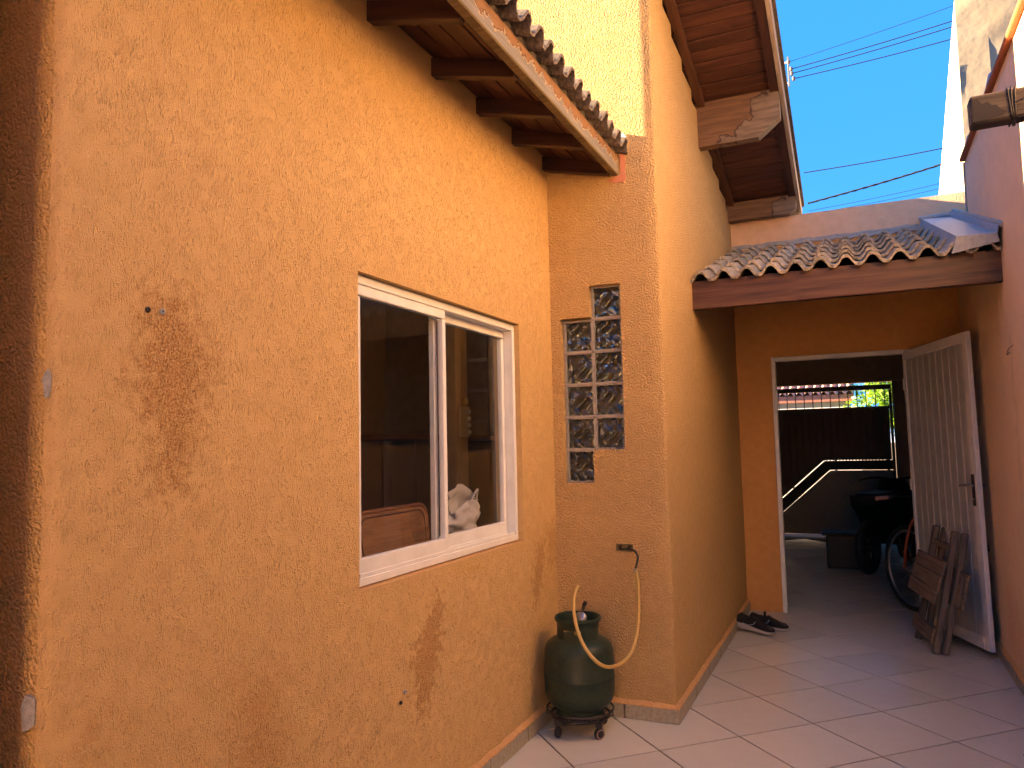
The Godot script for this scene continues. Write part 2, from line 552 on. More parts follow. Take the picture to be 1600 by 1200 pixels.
	M.house_tile = mottled(92, [C(.38, .22, .18), C(.50, .30, .25)], 0.02, 0.5, 0.9, 0.0)
	M.leaf = mat(C(.10, .19, .025), 0.55)
	M.leaf.backlight_enabled = true
	M.leaf.backlight = Color(.45, .6, .12)
	M.bark = mottled(93, [C(.08, .06, .045), C(.15, .115, .085)], 0.04, 0.5, 0.95, 0.4)
	M.wire = mat(C(.012, .013, .016), 0.7)
	M.brown_paint = mottled(94, [C(.085, .038, .022), C(.11, .05, .03)], .02, .8, .6, .1)
	M.old_joist = wood(69, [C(.035, .028, .026), C(.08, .065, .058), C(.13, .105, .09)], .4, .85, .12)
	M.floor = []
	for i in 4: M.floor.append(floor_material(101 + i * 7, 1.0 - 0.035 * i))

func floor_material(seed_: int, k: float) -> StandardMaterial3D:
	var w := 512
	var b := bytes_of(noise(seed_, 0.006, 5), w, w)
	for i in w * w: b[i] = 140 + (b[i] - 128) / 2
	var r := RandomNumberGenerator.new()
	r.seed = seed_
	for n in 44:   # thin veins and scratches printed in the glaze
		var x := r.randf() * w
		var y := r.randf() * w
		var a := r.randf() * TAU
		for t in r.randi_range(8, 70):
			a += r.randf_range(-0.22, 0.22)
			x += cos(a); y += sin(a)
			var q := posmod(int(y), w) * w + posmod(int(x), w)
			b[q] = maxi(0, b[q] - r.randi_range(25, 130))
	var m := StandardMaterial3D.new()
	m.albedo_texture = ramp(b, w, w, [C(.48 * k, .43 * k, .36 * k), C(.64 * k, .60 * k, .515 * k), C(.66 * k, .62 * k, .535 * k), C(.68 * k, .64 * k, .555 * k)])
	m.roughness = 0.21
	m.metallic_specular = 0.5
	m.uv1_scale = Vector3(1.0 / 0.45, 1.0 / 0.45, 1)
	return m

func fascia_material() -> StandardMaterial3D:
	# old varnish left in scallops under the tile crests, bare grey wood below
	var w := 1024
	var h := 128
	var s := streaks(131, w, h, 16, 0.05)
	var e := bytes_of(noise(132, 0.02, 4), w, h, true)
	var im := Image.create(w, h, false, Image.FORMAT_RGB8)
	for y in h:
		var v := 1.0 - float(y) / h      # 1 at the top
		for x in w:
			var u := float(x) / w * 8.0
			var i := y * w + x
			var g := (s[i] - 128) / 128.0
			var line := 0.80 - 0.34 * pow(absf(sin(u * PI + 0.4 * sin(u * 0.8))), 0.7) + (e[i] - 128) / 128.0 * 0.22 + 0.10 * sin(u * 0.785)
			var c: Color
			if v > line + 0.05: c = C(.19, .09, .038).lerp(C(.26, .135, .06), g * 0.5 + 0.5)
			elif v > line - 0.015: c = C(.10, .04, .02)
			elif v > line - 0.10: c = C(.36, .27, .17)
			else: c = C(.145, .13, .118).lerp(C(.225, .20, .18), clampf(g * 0.7 + 0.5, 0, 1))
			im.set_pixel(x, y, c.linear_to_srgb())
	var m := StandardMaterial3D.new()
	m.albedo_texture = tex(im)
	m.roughness = 0.8
	m.heightmap_enabled = true
	m.heightmap_texture = grey(s, w, h)
	m.heightmap_scale = 0.08
	return m

func purlin_material() -> StandardMaterial3D:
	# red stained wood, bleached towards the open end past a ragged dark water line
	var w := 512
	var h := 256
	var s := streaks(141, w, h, 16, 0.04)
	var e := bytes_of(noise(142, 0.006, 4), w, h, false)
	var im := Image.create(w, h, false, Image.FORMAT_RGB8)
	for y in h:
		for x in w:
			var u := float(x) / w
			var v := 1.0 - float(y) / h
			var i := y * w + x
			var g := clampf((s[i] - 128) / 128.0 * 0.8 + 0.5, 0, 1)
			var d := u - (0.34 + 0.42 * v) + (e[i] - 128) / 128.0 * 0.22
			var c := C(.10, .048, .023).lerp(C(.17, .086, .04), g)
			if d > 0.0: c = C(.10, .068, .048).lerp(C(.20, .14, .10), g)
			if absf(d) < 0.024: c = C(.05, .025, .018)
			elif d > 0.0 and d < 0.16: c = c.lerp(C(.08, .05, .04), 0.55 * (1.0 - d / 0.16) * g)
			im.set_pixel(x, y, c.linear_to_srgb())
	var m := StandardMaterial3D.new()
	m.albedo_texture = tex(im)
	m.roughness = 0.65
	m.heightmap_enabled = true
	m.heightmap_texture = grey(s, w, h)
	m.heightmap_scale = 0.06
	return m

# one wave of a roofing tile: x across (0..w), z up the slope (0 = lower edge .. -len)
func wave_tile(w: float, length: float, h: float, t: float, lift: float, jag := 0.0, seed_ := 1) -> ArrayMesh:
	var st := begin()
	var n := 14
	var r := RandomNumberGenerator.new()
	r.seed = seed_
	var prof := func(x: float) -> float:
		var q := clampf((absf(x - 0.5) * 2.0 - 0.08) / 0.78, 0.0, 1.0)   # rounded crest, narrow flat valley
		return h * (0.5 + 0.5 * cos(q * PI))
	var xs := []
	var front := []
	for i in n + 1:
		xs.append(float(i) / n)
		front.append(r.randf_range(-jag, jag))
	for i in n:
		var x0: float = xs[i]
		var x1: float = xs[i + 1]
		var ya: float = prof.call(x0)
		var yb: float = prof.call(x1)
		var na := Vector3(-(prof.call(x0 + 0.01) - prof.call(x0 - 0.01)) / (0.02 * w), 1, 0).normalized()
		var nb := Vector3(-(prof.call(x1 + 0.01) - prof.call(x1 - 0.01)) / (0.02 * w), 1, 0).normalized()
		var za: float = front[i]
		var zb: float = front[i + 1]
		var a := Vector3(x0 * w, ya + lift, za)
		var b := Vector3(x1 * w, yb + lift, zb)
		var c := Vector3(x1 * w, yb, -length)
		var d := Vector3(x0 * w, ya, -length)
		var z := Vector2.ZERO
		var bev := Vector3(0, -0.004, 0.0)
		var bk := Vector3(0, 0, -0.006)
		quadn(st, [a + bk, b + bk, c, d], [na, nb, nb, na], [z, z, z, z])
		quadn(st, [a + bk, b + bk, b + bev, a + bev], [(na + Vector3.BACK).normalized(), (nb + Vector3.BACK).normalized(), (nb + Vector3.BACK).normalized(), (na + Vector3.BACK).normalized()], [z, z, z, z])
		var dn := Vector3(0, -t, 0)
		quad(st, a + bev, b + bev, b + dn, a + dn, Vector3.BACK)
		quadn(st, [a + dn, b + dn, c + dn, d + dn], [-na, -nb, -nb, -na], [z, z, z, z])
		if i == 0: quad(st, a, d, d + dn, a + dn, Vector3.LEFT)
		if i == n - 1: quad(st, b, c, c + dn, b + dn, Vector3.RIGHT)
	return st.commit()

func floor_tiles() -> void:
	var base := put("floor", box_mesh(Vector3(-0.7, -0.0645, -4.35), Vector3(8.2, 0.12, 17.0), 0.0), M.grout, self)
	tag(base, "beige ceramic tiled floor laid diagonally through passage and garage", "floor", "", "structure")
	var o := Vector2(-.5563, -6.5134)
	var a := Vector2(.3119, .3241)
	var b := Vector2(-.3241, .3119)
	var yard := v2([-1.568, 2.6, -1.568, -4.028, -.925, -4.028, -.925, -6.9, -.925, -6.99, -1.6, -6.99, -1.6, -12.1, .98, -12.1, .98, -7.0, .785, -7.0, .785, 2.6])
	for q in range(-19, 32):
		for p in range(-24, 24):
			var c := o + a * (q + .5) + b * (p + .5)
			if c.y > -2.0 or c.y < -11.8 or c.x < -1.9 or c.x > 1.3: continue
			if c.y < -9.2 and (c.x < -1.35 or c.x > .6): continue
			var sq := PackedVector2Array([o + a * q + b * p, o + a * (q + 1) + b * p, o + a * (q + 1) + b * (p + 1), o + a * q + b * (p + 1)])
			for piece in Geometry2D.intersect_polygons(sq, yard):
				for inner in Geometry2D.offset_polygon(piece, -0.0048):
					if inner.size() < 3: continue
					var st := begin()
					var loc := PackedVector2Array()
					for k in inner: loc.append(k - c)
					var xf := Transform3D(Basis(Vector3.RIGHT, Vector3.BACK, Vector3.UP), Vector3.ZERO)
					prism(st, loc, -0.006, 0.0, xf, Vector2(rng.randf(), rng.randf()))
					var t := put("tile", st.commit(), M.floor[rng.randi() % 4], base)
					t.position = Vector3(c.x, 0.0, c.y)
					t.rotation = Vector3(rng.randf_range(-.0016, .0016), 0, rng.randf_range(-.0016, .0016))

func skirting(parent: Node, p: Vector2, q: Vector2, inward: Vector2, piece := 0.42, first := 0.2) -> void:
	# tile strip standing proud of the wall foot, a rough plaster lip above it
	var l := p.distance_to(q)
	var d := (q - p) / l
	var s := 0.0
	var e := first
	while s < l - 0.01:
		var s1 := minf(e, l)
		var m := p + d * (s + s1) * 0.5 + inward * 0.011
		var yaw := atan2(-d.y, d.x)
		var t := put("skirting_tile", box_mesh(Vector3.ZERO, Vector3(s1 - s - 0.006, 0.072, 0.018), 0.0025), M.skirt, parent)
		t.position = Vector3(m.x, 0.037, m.y)
		t.rotation.y = yaw
		s = s1
		e = s1 + piece
	var st := begin()
	var n := int(l / 0.035) + 1
	for i in n:
		var x0 := l * i / n
		var x1 := l * (i + 1) / n
		var g := func(x: float) -> Array:
			var hh := 0.010 + 0.005 * wob(Vector3(x * 9, p.x * 7, p.y * 5)) * 2.0
			var ww := 0.020 + 0.006 * wob(Vector3(x * 14, p.y * 7, 3))
			var c := p + d * x
			var w2 := c + inward * ww
			return [Vector3(w2.x, 0.0735, w2.y), Vector3(w2.x, 0.0735 + hh * 0.45, w2.y), Vector3(c.x, 0.0735 + hh + 0.012, c.y)]
		var ga: Array = g.call(x0)
		var gb: Array = g.call(x1)
		var inn := Vector3(inward.x, 0, inward.y)
		quad(st, ga[0], gb[0], gb[1], ga[1], inn)
		quad(st, ga[1], gb[1], gb[2], ga[2], (inn + Vector3.UP * 1.2).normalized())
	put("plaster_lip", st.commit(), M.lip, parent)

func build_walls() -> void:
	# long wall with the sliding window, and its return round the near corner
	var rr := 0.02
	var path := [Vector2(-1.57 - rr, -1.068), Vector2(-1.57 - rr * .3, -1.068 - rr * .3), Vector2(-1.57, -1.068 - rr), Vector2(-1.57, -4.1)]
	var s0 := rr * 0.76 * 2.0      # where z = -1.05-rr on the path
	var s_of := func(z: float) -> float: return s0 + (-1.068 - rr - z)
	var wa: float = s_of.call(-2.175)
	var wb: float = s_of.call(-3.575)
	var stains := []
	var Z := func(arr: Array) -> PackedVector2Array:
		var o := PackedVector2Array()
		for i in range(0, arr.size(), 2): o.append(Vector2(s_of.call(arr[i]), arr[i + 1]))
		return o
	var dark := C(.30, .125, .026)
	stains.append([Z.call([-1.30, 1.845, -1.42, 1.86, -1.46, 1.76, -1.52, 1.71, -1.475, 1.60, -1.455, 1.50, -1.42, 1.38, -1.345, 1.37, -1.33, 1.53, -1.265, 1.62, -1.30, 1.73]), dark, 0.10, 0.80])
	stains.append([Z.call([-2.70, .86, -2.74, .84, -2.72, .66, -2.66, .52, -2.60, .44, -2.55, .44, -2.53, .58, -2.50, .66, -2.60, .76]), dark, 0.05, 0.72])
	stains.append([Z.call([-3.74, .93, -3.86, .94, -3.84, .80, -3.76, .66, -3.70, .62, -3.68, .74]), dark, 0.06, 0.6])
	stains.append([Z.call([-3.88, 1.00, -4.02, 1.02, -4.02, .80, -3.9, .78]), dark, 0.06, 0.5])
	stains.append([Z.call([-1.60, .84, -1.76, .82, -1.80, .62, -1.78, .40, -1.66, .42, -1.62, .62]), C(.36, .15, .035), 0.14, 0.55])
	stains.append([Z.call([-1.14, .86, -1.20, .87, -1.21, .80, -1.15, .78]), C(.36, .15, .04), 0.1, 0.3])
	stains.append([Z.call([-2.88, .95, -3.1, .945, -3.12, .91, -2.9, .90]), C(.58, .36, .09), 0.02, 0.5])
	var uv2 := Rect2(s0, 0.0, 3.1, 3.1)
	M.render_a.detail_enabled = true
	M.render_a.detail_albedo = stain_texture(1400, 1400, s0, 0.0, 3.1, 3.1, stains)
	M.render_a.detail_uv_layer = BaseMaterial3D.DETAIL_UV_2
	M.render_a.detail_blend_mode = BaseMaterial3D.BLEND_MODE_MIX
	M.render_a.texture_repeat = true
	var hole_a := func(s: float, y: float) -> bool: return not (s > wa and s < wb and y > .972 and y < 2.085)
	var A := thing("window_wall", "long orange wall of dragged render with the white sliding window and dark dirt patches", "wall", Vector3.ZERO, 0, "", "structure")
	put("render", wall_mesh(path, [wa, wb], 0.0, 3.16, [.972, 2.085], hole_a, 0.15, 0.004, 0.08, uv2), M.render_a, A)
	put("orange_return", wall_mesh([Vector2(-4.6, -1.068), Vector2(-1.57 - rr, -1.068)], [], 0.0, 3.16, [], func(_s: float, _y: float) -> bool: return true, .1, .004, .1), M.render_b, A)  # same orange render as the house; the added recess walls darken it
	skirting(A, Vector2(-1.57, -1.3), Vector2(-1.57, -4.03), Vector2(1, 0), 0.42, 0.13)
	# window sill ledge, flush plaster a little smoother
	put("sill", box_mesh(Vector3(-1.622, .966, -2.875), Vector3(.10, .014, 1.396), .004), M.lip, A)
	# chips knocked off the near corner, drilled holes
	for c in [[Vector3(-1.583, 1.612, -1.069), .009, .030], [Vector3(-1.605, .925, -1.064), .018, .042]]:
		var st := begin()
		var pts := PackedVector2Array()
		for k in 9: pts.append(Vector2(cos(TAU * k / 9.0) * c[1] * rng.randf_range(.7, 1.15), sin(TAU * k / 9.0) * c[2] * rng.randf_range(.75, 1.1)))
		prism(st, pts, -.004, .007)
		put("bare_plaster_chip", st.commit(), M.mortar, A, Transform3D(Basis(Vector3.UP, .5), c[0]))
	for h in [[-1.305, 1.81, 0], [-1.347, 1.812, 1], [-2.446, .56, 1], [-2.416, .53, 0]]:
		var st := begin()
		lathe(st, [Vector2(.0075, 0), Vector2(.0068, .004), Vector2(.004, .0045), Vector2(.0035, -.003), Vector2(0, -.003)], 12)
		put("wall_plug", st.commit(), M.zinc if h[2] == 1 else M.joint, A, Transform3D(Basis(Vector3.FORWARD, PI / 2), Vector3(-1.568, h[1], h[0])))

	# projecting corner: the face with the glass blocks, then the long side towards the door
	var r2 := 0.016
	var path_b := [Vector2(-4.6, -4.03), Vector2(-.927 - r2, -4.03), Vector2(-.927 - r2 * .3, -4.03 - r2 * .3), Vector2(-.927, -4.03 - r2), Vector2(-.927, -6.93)]
	var sx := func(x: float) -> float: return x + 4.6
	var gl0: float = sx.call(-1.512)
	var gl1: float = sx.call(-1.336)
	var gl2: float = sx.call(-1.152)
	var pb0: float = sx.call(-1.222)
	var pb1: float = sx.call(-1.128)
	var sl: float = sx.call(-1.74)
	var send: float = sx.call(-.927 - r2)
	var hole_b := func(s: float, y: float) -> bool:
		if s < sl and y < 3.0: return false
		if s > gl0 and s < gl1 and y > 1.238 and y < 2.17: return false
		if s > gl1 and s < gl2 and y > 1.423 and y < 2.345: return false
		if s > pb0 and s < pb1 and y > .872 and y < .912: return false
		if s > send + .01 and y > 4.2 + .27 * (-(s - send) - .03): return s < send + .05
		return true
	var B := thing("projecting_wall", "taller orange rendered wall corner that juts out beyond the window, sunlit at the top", "wall", Vector3.ZERO, 0, "", "structure")
	put("render", wall_mesh(path_b, [sl, gl0, gl1, gl2, pb0, pb1], 0.0, 4.3, [1.238, 1.423, 2.17, 2.345, .872, .912, 3.0], hole_b, 0.13, 0.006, 0.08), M.render_b, B)
	skirting(B, Vector2(-1.57, -4.03), Vector2(-.905, -4.03), Vector2(0, 1), .30, .37)
	skirting(B, Vector2(-.927, -4.008), Vector2(-.927, -6.86), Vector2(1, 0), .42, .03)
	# fresh red primer left beside the eave end
	var stp := begin()
	var pr := v2([-1.14, 2.912, -1.175, 2.918, -1.21, 2.935, -1.17, 2.945, -1.128, 2.955, -1.128, 3.06, -1.125, 3.12, -1.108, 3.138, -1.099, 3.118, -1.103, 3.07, -1.096, 3.02, -1.102, 2.97, -1.097, 2.93, -1.112, 2.905, -1.126, 2.916])
	prism(stp, pr, -4.035, -4.0265)
	put("red_primer_patch", stp.commit(), mottled(151, [C(.62, .27, .16), C(.60, .22, .13), C(.68, .36, .20)], .06, .2, .9, .1), B)

	# wall with the door
	var path_d := [Vector2(-.94, -6.865), Vector2(1.1, -6.865)]
	var dx := func(x: float) -> float: return x + .94
	var d0: float = dx.call(-.637)
	var d1: float = dx.call(.428)
	var hole_d := func(s: float, y: float) -> bool: return not (s > d0 and s < d1 and y < 2.165)
	var D := thing("door_wall", "orange end wall with the doorway, its plain upper band rising above the tiled canopy", "wall", Vector3.ZERO, 0, "", "structure")
	var lower := func(s: float, y: float) -> bool: return hole_d.call(s, y) and y < 3.13
	var upper := func(s: float, y: float) -> bool: return y > 3.13
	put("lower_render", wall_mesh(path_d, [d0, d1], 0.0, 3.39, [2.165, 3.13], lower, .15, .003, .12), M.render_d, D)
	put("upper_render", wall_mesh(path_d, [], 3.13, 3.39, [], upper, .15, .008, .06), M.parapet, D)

	# boundary wall on the right
	var path_r := [Vector2(.791, -6.93), Vector2(.791, 10.5)]
	var rz := func(z: float) -> float: return z + 6.93
	var step_s: float = rz.call(-6.05)
	var hole_r := func(s: float, y: float) -> bool: return not (s < step_s and y > 3.03)
	M.render_r.detail_enabled = true
	M.render_r.detail_albedo = stain_texture(700, 600, 0.0, 0.0, 4.0, 3.4, [
		[v2([2.05, 1.98, 2.09, 1.98, 2.10, 1.5, 2.085, 1.1, 2.06, 1.15, 2.065, 1.5]), C(.50, .36, .27), .05, .5],
		[v2([2.44, 2.0, 2.47, 2.0, 2.475, 1.2, 2.46, .8, 2.44, .9]), C(.52, .38, .28), .04, .4],
		[v2([1.72, 2.3, 1.75, 2.3, 1.76, 1.7, 1.73, 1.6]), C(.50, .36, .27), .05, .4],
		[v2([1.35, .55, 1.9, .42, 2.6, .36, 2.6, .10, 1.3, .10]), C(.60, .28, .12), .16, .45]])
	M.render_r.detail_uv_layer = BaseMaterial3D.DETAIL_UV_2
	M.render_r.detail_blend_mode = BaseMaterial3D.BLEND_MODE_MIX
	var Rw := thing("boundary_wall", "tall salmon painted boundary wall along the right of the passage", "wall", Vector3.ZERO, 0, "", "structure")
	put("render", wall_mesh(path_r, [step_s], 0.0, 3.37, [3.03], hole_r, .16, .004, .16, Rect2(0, 0, 4.0, 3.4)), M.render_r, Rw)
	skirting(Rw, Vector2(.791, -6.86), Vector2(.791, -1.5), Vector2(-1, 0), .42, .3)
	put("coping", box_mesh(Vector3(.86, 3.382, 2.22), Vector3(.20, .028, 16.5), .006), mottled(152, [C(.22, .065, .03), C(.36, .12, .05)], .03, .4, .8, .2), Rw)
	# wire hook and rusty fixing on the right wall
	put("wire_hook", tube_mesh(curve_pts([Vector3(.785, 1.905, -4.86), Vector3(.77, 1.89, -4.85), Vector3(.768, 1.905, -4.82), Vector3(.772, 1.92, -4.79), Vector3(.768, 1.918, -4.765), Vector3(.785, 1.93, -4.75)], 5), .0022, 6), M.dark_metal, Rw)
	# ragged mortar where the wall steps down
	var stm := begin()
	prism(stm, v2([-6.075, 3.03, -6.045, 3.02, -6.047, 3.15, -6.043, 3.24, -6.046, 3.37, -6.07, 3.372, -6.085, 3.3, -6.078, 3.2, -6.09, 3.1]), .785, .93, Transform3D(Basis(Vector3.BACK, Vector3.UP, Vector3.RIGHT), Vector3.ZERO))
	put("broken_edge", stm.commit(), M.mortar, Rw)
	# bent sheets along the wall head
	for f in [[-4.5, -5.1, .13], [-5.5, -6.03, .11]]:
		var sf := begin()
		prism(sf, v2([f[0], 3.397, f[1], 3.397, f[1] + .02, 3.397 + f[2] * .8, f[1] + .12, 3.397 + f[2]]), .80, .818, Transform3D(Basis(Vector3.BACK, Vector3.UP, Vector3.RIGHT), Vector3.ZERO))
		put("flashing_sheet", sf.commit(), M.zinc, Rw)

	var up := thing("added_bounce_wall", "unseen cream wall added above the boundary wall to bounce warm light", "added wall", Vector3.ZERO, 0, "", "structure")  # out-of-view wall, added to throw sunlit warmth into the passage
	put("render", box_mesh(Vector3(1.08, 2.8, -3.25), Vector3(.20, 5.6, 1.2), .01), M.cream, up)
	var st3 := thing("added_sun_block", "unseen rendered block added above the left eave to hold back the sun", "added wall", Vector3.ZERO, 0, "", "structure")  # out-of-view block, added to shade the near stretch of the boundary wall
	put("render", box_mesh(Vector3(-3.2, 4.6, 1.2), Vector3(2.8, 3.2, 5.6), .01), M.render_r, st3)
	# what closes the yard and the rooms
	var back := thing("yard_back_wall", "plain cream wall closing the open back yard behind the viewer", "wall", Vector3.ZERO, 0, "", "structure")
	put("render", box_mesh(Vector3(-4.0, 1.25, 10.6), Vector3(14.0, 2.5, .16), .01), M.cream, back)
	var yard_slab := put("yard", box_mesh(Vector3(-5.0, -.07, 7.3), Vector3(12.0, .13, 6.5), 0.0), M.concrete, self)
	tag(yard_slab, "bare concrete back yard behind the viewer", "yard", "", "structure")
	var inner := thing("house_inner_wall", "brown plastered inner walls of the dark rooms behind the window", "wall", Vector3.ZERO, 0, "", "structure")
	put("side_wall", box_mesh(Vector3(-4.68, 1.6, -1.5), Vector3(.16, 3.2, 11.0), .01), M.dark_plaster, inner)
	put("rear_wall", box_mesh(Vector3(-2.78, 1.6, -6.94), Vector3(3.68, 3.2, .14), .01), M.dark_plaster, inner)
	put("room_ceiling", box_mesh(Vector3(-3.17, 3.09, -3.95), Vector3(2.84, .06, 5.7), .0), M.dark_plaster, inner)
	var shade_recess := thing("added_shade_recess", "narrow recess at the left edge, its unseen walls added to darken the return face", "recess", Vector3.ZERO, 0, "", "structure")  # unseen walls added close to the return face to cut its light
	put("far_wall", box_mesh(Vector3(-3.1, 1.55, -.3), Vector3(.14, 3.1, 1.5), .01), M.dark_plaster, shade_recess)
	put("side_wall", box_mesh(Vector3(-2.33, 1.55, -.855), Vector3(1.52, 3.1, .14), .01), M.render_r, shade_recess)
	put("front_wall", box_mesh(Vector3(-1.64, 1.55, 1.61), Vector3(.14, 3.1, 4.78), .01), M.render_r, shade_recess)
	put("recess_ceiling", box_mesh(Vector3(-2.4, 3.07, -.32), Vector3(1.38, .06, 1.44), .01), M.dark_plaster, shade_recess)

func build_window() -> void:
	var W := thing("sliding_window", "white aluminium sliding window with two panes set in the orange wall", "window", Vector3(0, 0, 0), 0, "", "structure")
	var z0 := -2.178
	var z1 := -3.572
	var y0 := .977
	var y1 := 2.082
	var x := -1.64
	# outer frame, one mesh per member
	put("frame_head", box_mesh(Vector3(x, y1 - .0165, (z0 + z1) / 2), Vector3(.085, .033, z0 - z1), .003), M.white, W)
	var sill := put("frame_sill", box_mesh(Vector3(x, y0 + .015, (z0 + z1) / 2), Vector3(.085, .03, z0 - z1), .003), M.white, W)
	put("track", box_mesh(Vector3(x + .038, y0 + .037, (z0 + z1) / 2), Vector3(.004, .014, z0 - z1 - .08), .001), M.white, sill)
	put("track", box_mesh(Vector3(x - .0, y0 + .037, (z0 + z1) / 2), Vector3(.004, .014, z0 - z1 - .08), .001), M.white, sill)
	put("frame_jamb", box_mesh(Vector3(x, (y0 + y1) / 2 - .0015, z0 - .014), Vector3(.085, y1 - y0 - .0632, .028), .003), M.white, W)
	put("frame_jamb", box_mesh(Vector3(x, (y0 + y1) / 2 - .0015, z1 + .014), Vector3(.085, y1 - y0 - .0632, .028), .003), M.white, W)
	for k in 2:
		var xs := x + .022 if k == 0 else x - .018
		var a := z0 - .03 if k == 0 else -2.822
		var b := -2.858 if k == 0 else z1 + .035
		var sash := put("sash", pane_mesh(xs, y0 + .06, y1 - .05, a - .03, b + .03), M.glass, W)
		sash.name = "sash_pane" if k == 0 else "sash_pane_001"
		put("top_rail", box_mesh(Vector3(xs, y1 - .051, (a + b) / 2), Vector3(.028, .040, a - b - .002), .003), M.white, sash)
		put("bottom_rail", box_mesh(Vector3(xs, y0 + .064, (a + b) / 2), Vector3(.028, .062, a - b - .002), .003), M.white, sash)
		put("stile", box_mesh(Vector3(xs, (y0 + y1) / 2 + .008, a - .0135), Vector3(.027, y1 - y0 - .166, .027), .003), M.white, sash)
		put("stile", box_mesh(Vector3(xs, (y0 + y1) / 2 + .008, b + .0135), Vector3(.027, y1 - y0 - .166, .027), .003), M.white, sash)

func pane_mesh(x: float, y0: float, y1: float, z0: float, z1: float) -> ArrayMesh:
	var st := begin()
	quad(st, Vector3(x, y0, z0), Vector3(x, y0, z1), Vector3(x, y1, z1), Vector3(x, y1, z0), Vector3.RIGHT)
	return st.commit()

func build_glass_blocks() -> void:
	var G := thing("glass_block_window", "stepped window of ten wavy glass blocks in two columns on the projecting wall", "window", Vector3.ZERO, 0, "", "structure")
	var zf := -4.072
	var st := begin()
	for c in 2:
		var xa := -1.512 if c == 0 else -1.338
		var ya := 1.238 if c == 0 else 1.423
		for i in 6:
			box(st, Vector3(xa + .088, clampf(ya + i * .1845, ya + .003, ya + .9185), zf - .032), Vector3(.184, .012, .064), .001)
	for q in [[-1.504, 1.238, 2.17], [-1.335, 1.243, 2.34], [-1.158, 1.423, 2.345]]:
		box(st, Vector3(q[0], (q[1] + q[2]) / 2, zf - .033), Vector3(.014, q[2] - q[1], .060), .001)
	put("mortar_joints", st.commit(), mottled(161, [C(.30, .26, .22), C(.40, .35, .30)], .05, .3, .9, .1), G)
	var glass := StandardMaterial3D.new()
	glass.albedo_color = Color(.93, .97, .95, .0)
	glass.transparency = BaseMaterial3D.TRANSPARENCY_ALPHA
	glass.refraction_enabled = true
	glass.refraction_scale = .05
	glass.roughness = .02
	var rim := mat(C(.30, .29, .27), .25)
	for c in 2:
		for i in 5:
			var cx := -1.4195 if c == 0 else -1.2465
			var cy := (1.238 if c == 0 else 1.423) + .0923 + i * .1845
			var w := .158
			var h := .170
			var bs := begin()
			var ph := rng.randf() * 9.0
			var n := 18
			for face in 2:
				var sg := 1.0 if face == 0 else -1.0
				var f := func(i_: int, j_: int) -> Vector3:
					var u := float(i_) / n - .5
					var v := float(j_) / n - .5
					var e := clampf((.5 - maxf(absf(u), absf(v))) * 8.0, 0, 1)
					e = e * e * (3.0 - 2.0 * e)
					var d := .0042 * e * (sin(u * 17 + 2.2 * sin(v * 9 + ph) + ph) + .6 * sin(v * 19 + 2.0 * sin(u * 11 - ph)))
					return Vector3(cx + u * w, cy + v * h, zf - .012 - face * .034 + (d + (e - 1.0) * .007) * sg)
				for i_ in n:
					for j_ in n:
						var ps := [f.call(i_, j_), f.call(i_ + 1, j_), f.call(i_ + 1, j_ + 1), f.call(i_, j_ + 1)]
						var ns := []
						for q in [[i_, j_], [i_ + 1, j_], [i_ + 1, j_ + 1], [i_, j_ + 1]]:
							var tx: Vector3 = f.call(mini(q[0] + 1, n), q[1]) - f.call(maxi(q[0] - 1, 0), q[1])
							var ty: Vector3 = f.call(q[0], mini(q[1] + 1, n)) - f.call(q[0], maxi(q[1] - 1, 0))
							ns.append(tx.cross(ty).normalized() * sg)
						var z := Vector2.ZERO
						quadn(bs, ps, ns, [z, z, z, z])
			var zb := zf - .012 - .034 + .007
			var zt := zf - .012 - .007
			var x0 := cx - w / 2
			var x1 := cx + w / 2
			var ya := cy - h / 2
			var yb := cy + h / 2
			quad(bs, Vector3(x0, ya, zb), Vector3(x0, yb, zb), Vector3(x0, yb, zt), Vector3(x0, ya, zt), Vector3.LEFT)
			quad(bs, Vector3(x1, ya, zb), Vector3(x1, yb, zb), Vector3(x1, yb, zt), Vector3(x1, ya, zt), Vector3.RIGHT)
			quad(bs, Vector3(x0, ya, zb), Vector3(x1, ya, zb), Vector3(x1, ya, zt), Vector3(x0, ya, zt), Vector3.DOWN)
			quad(bs, Vector3(x0, yb, zb), Vector3(x1, yb, zb), Vector3(x1, yb, zt), Vector3(x0, yb, zt), Vector3.UP)
			var blk := put("glass_block", bs.commit(), glass, G)
			put("block_rim", frame_mesh(x0 - .004, x1 + .004, ya - .004, yb + .004, zf - .008, .008), rim, blk)

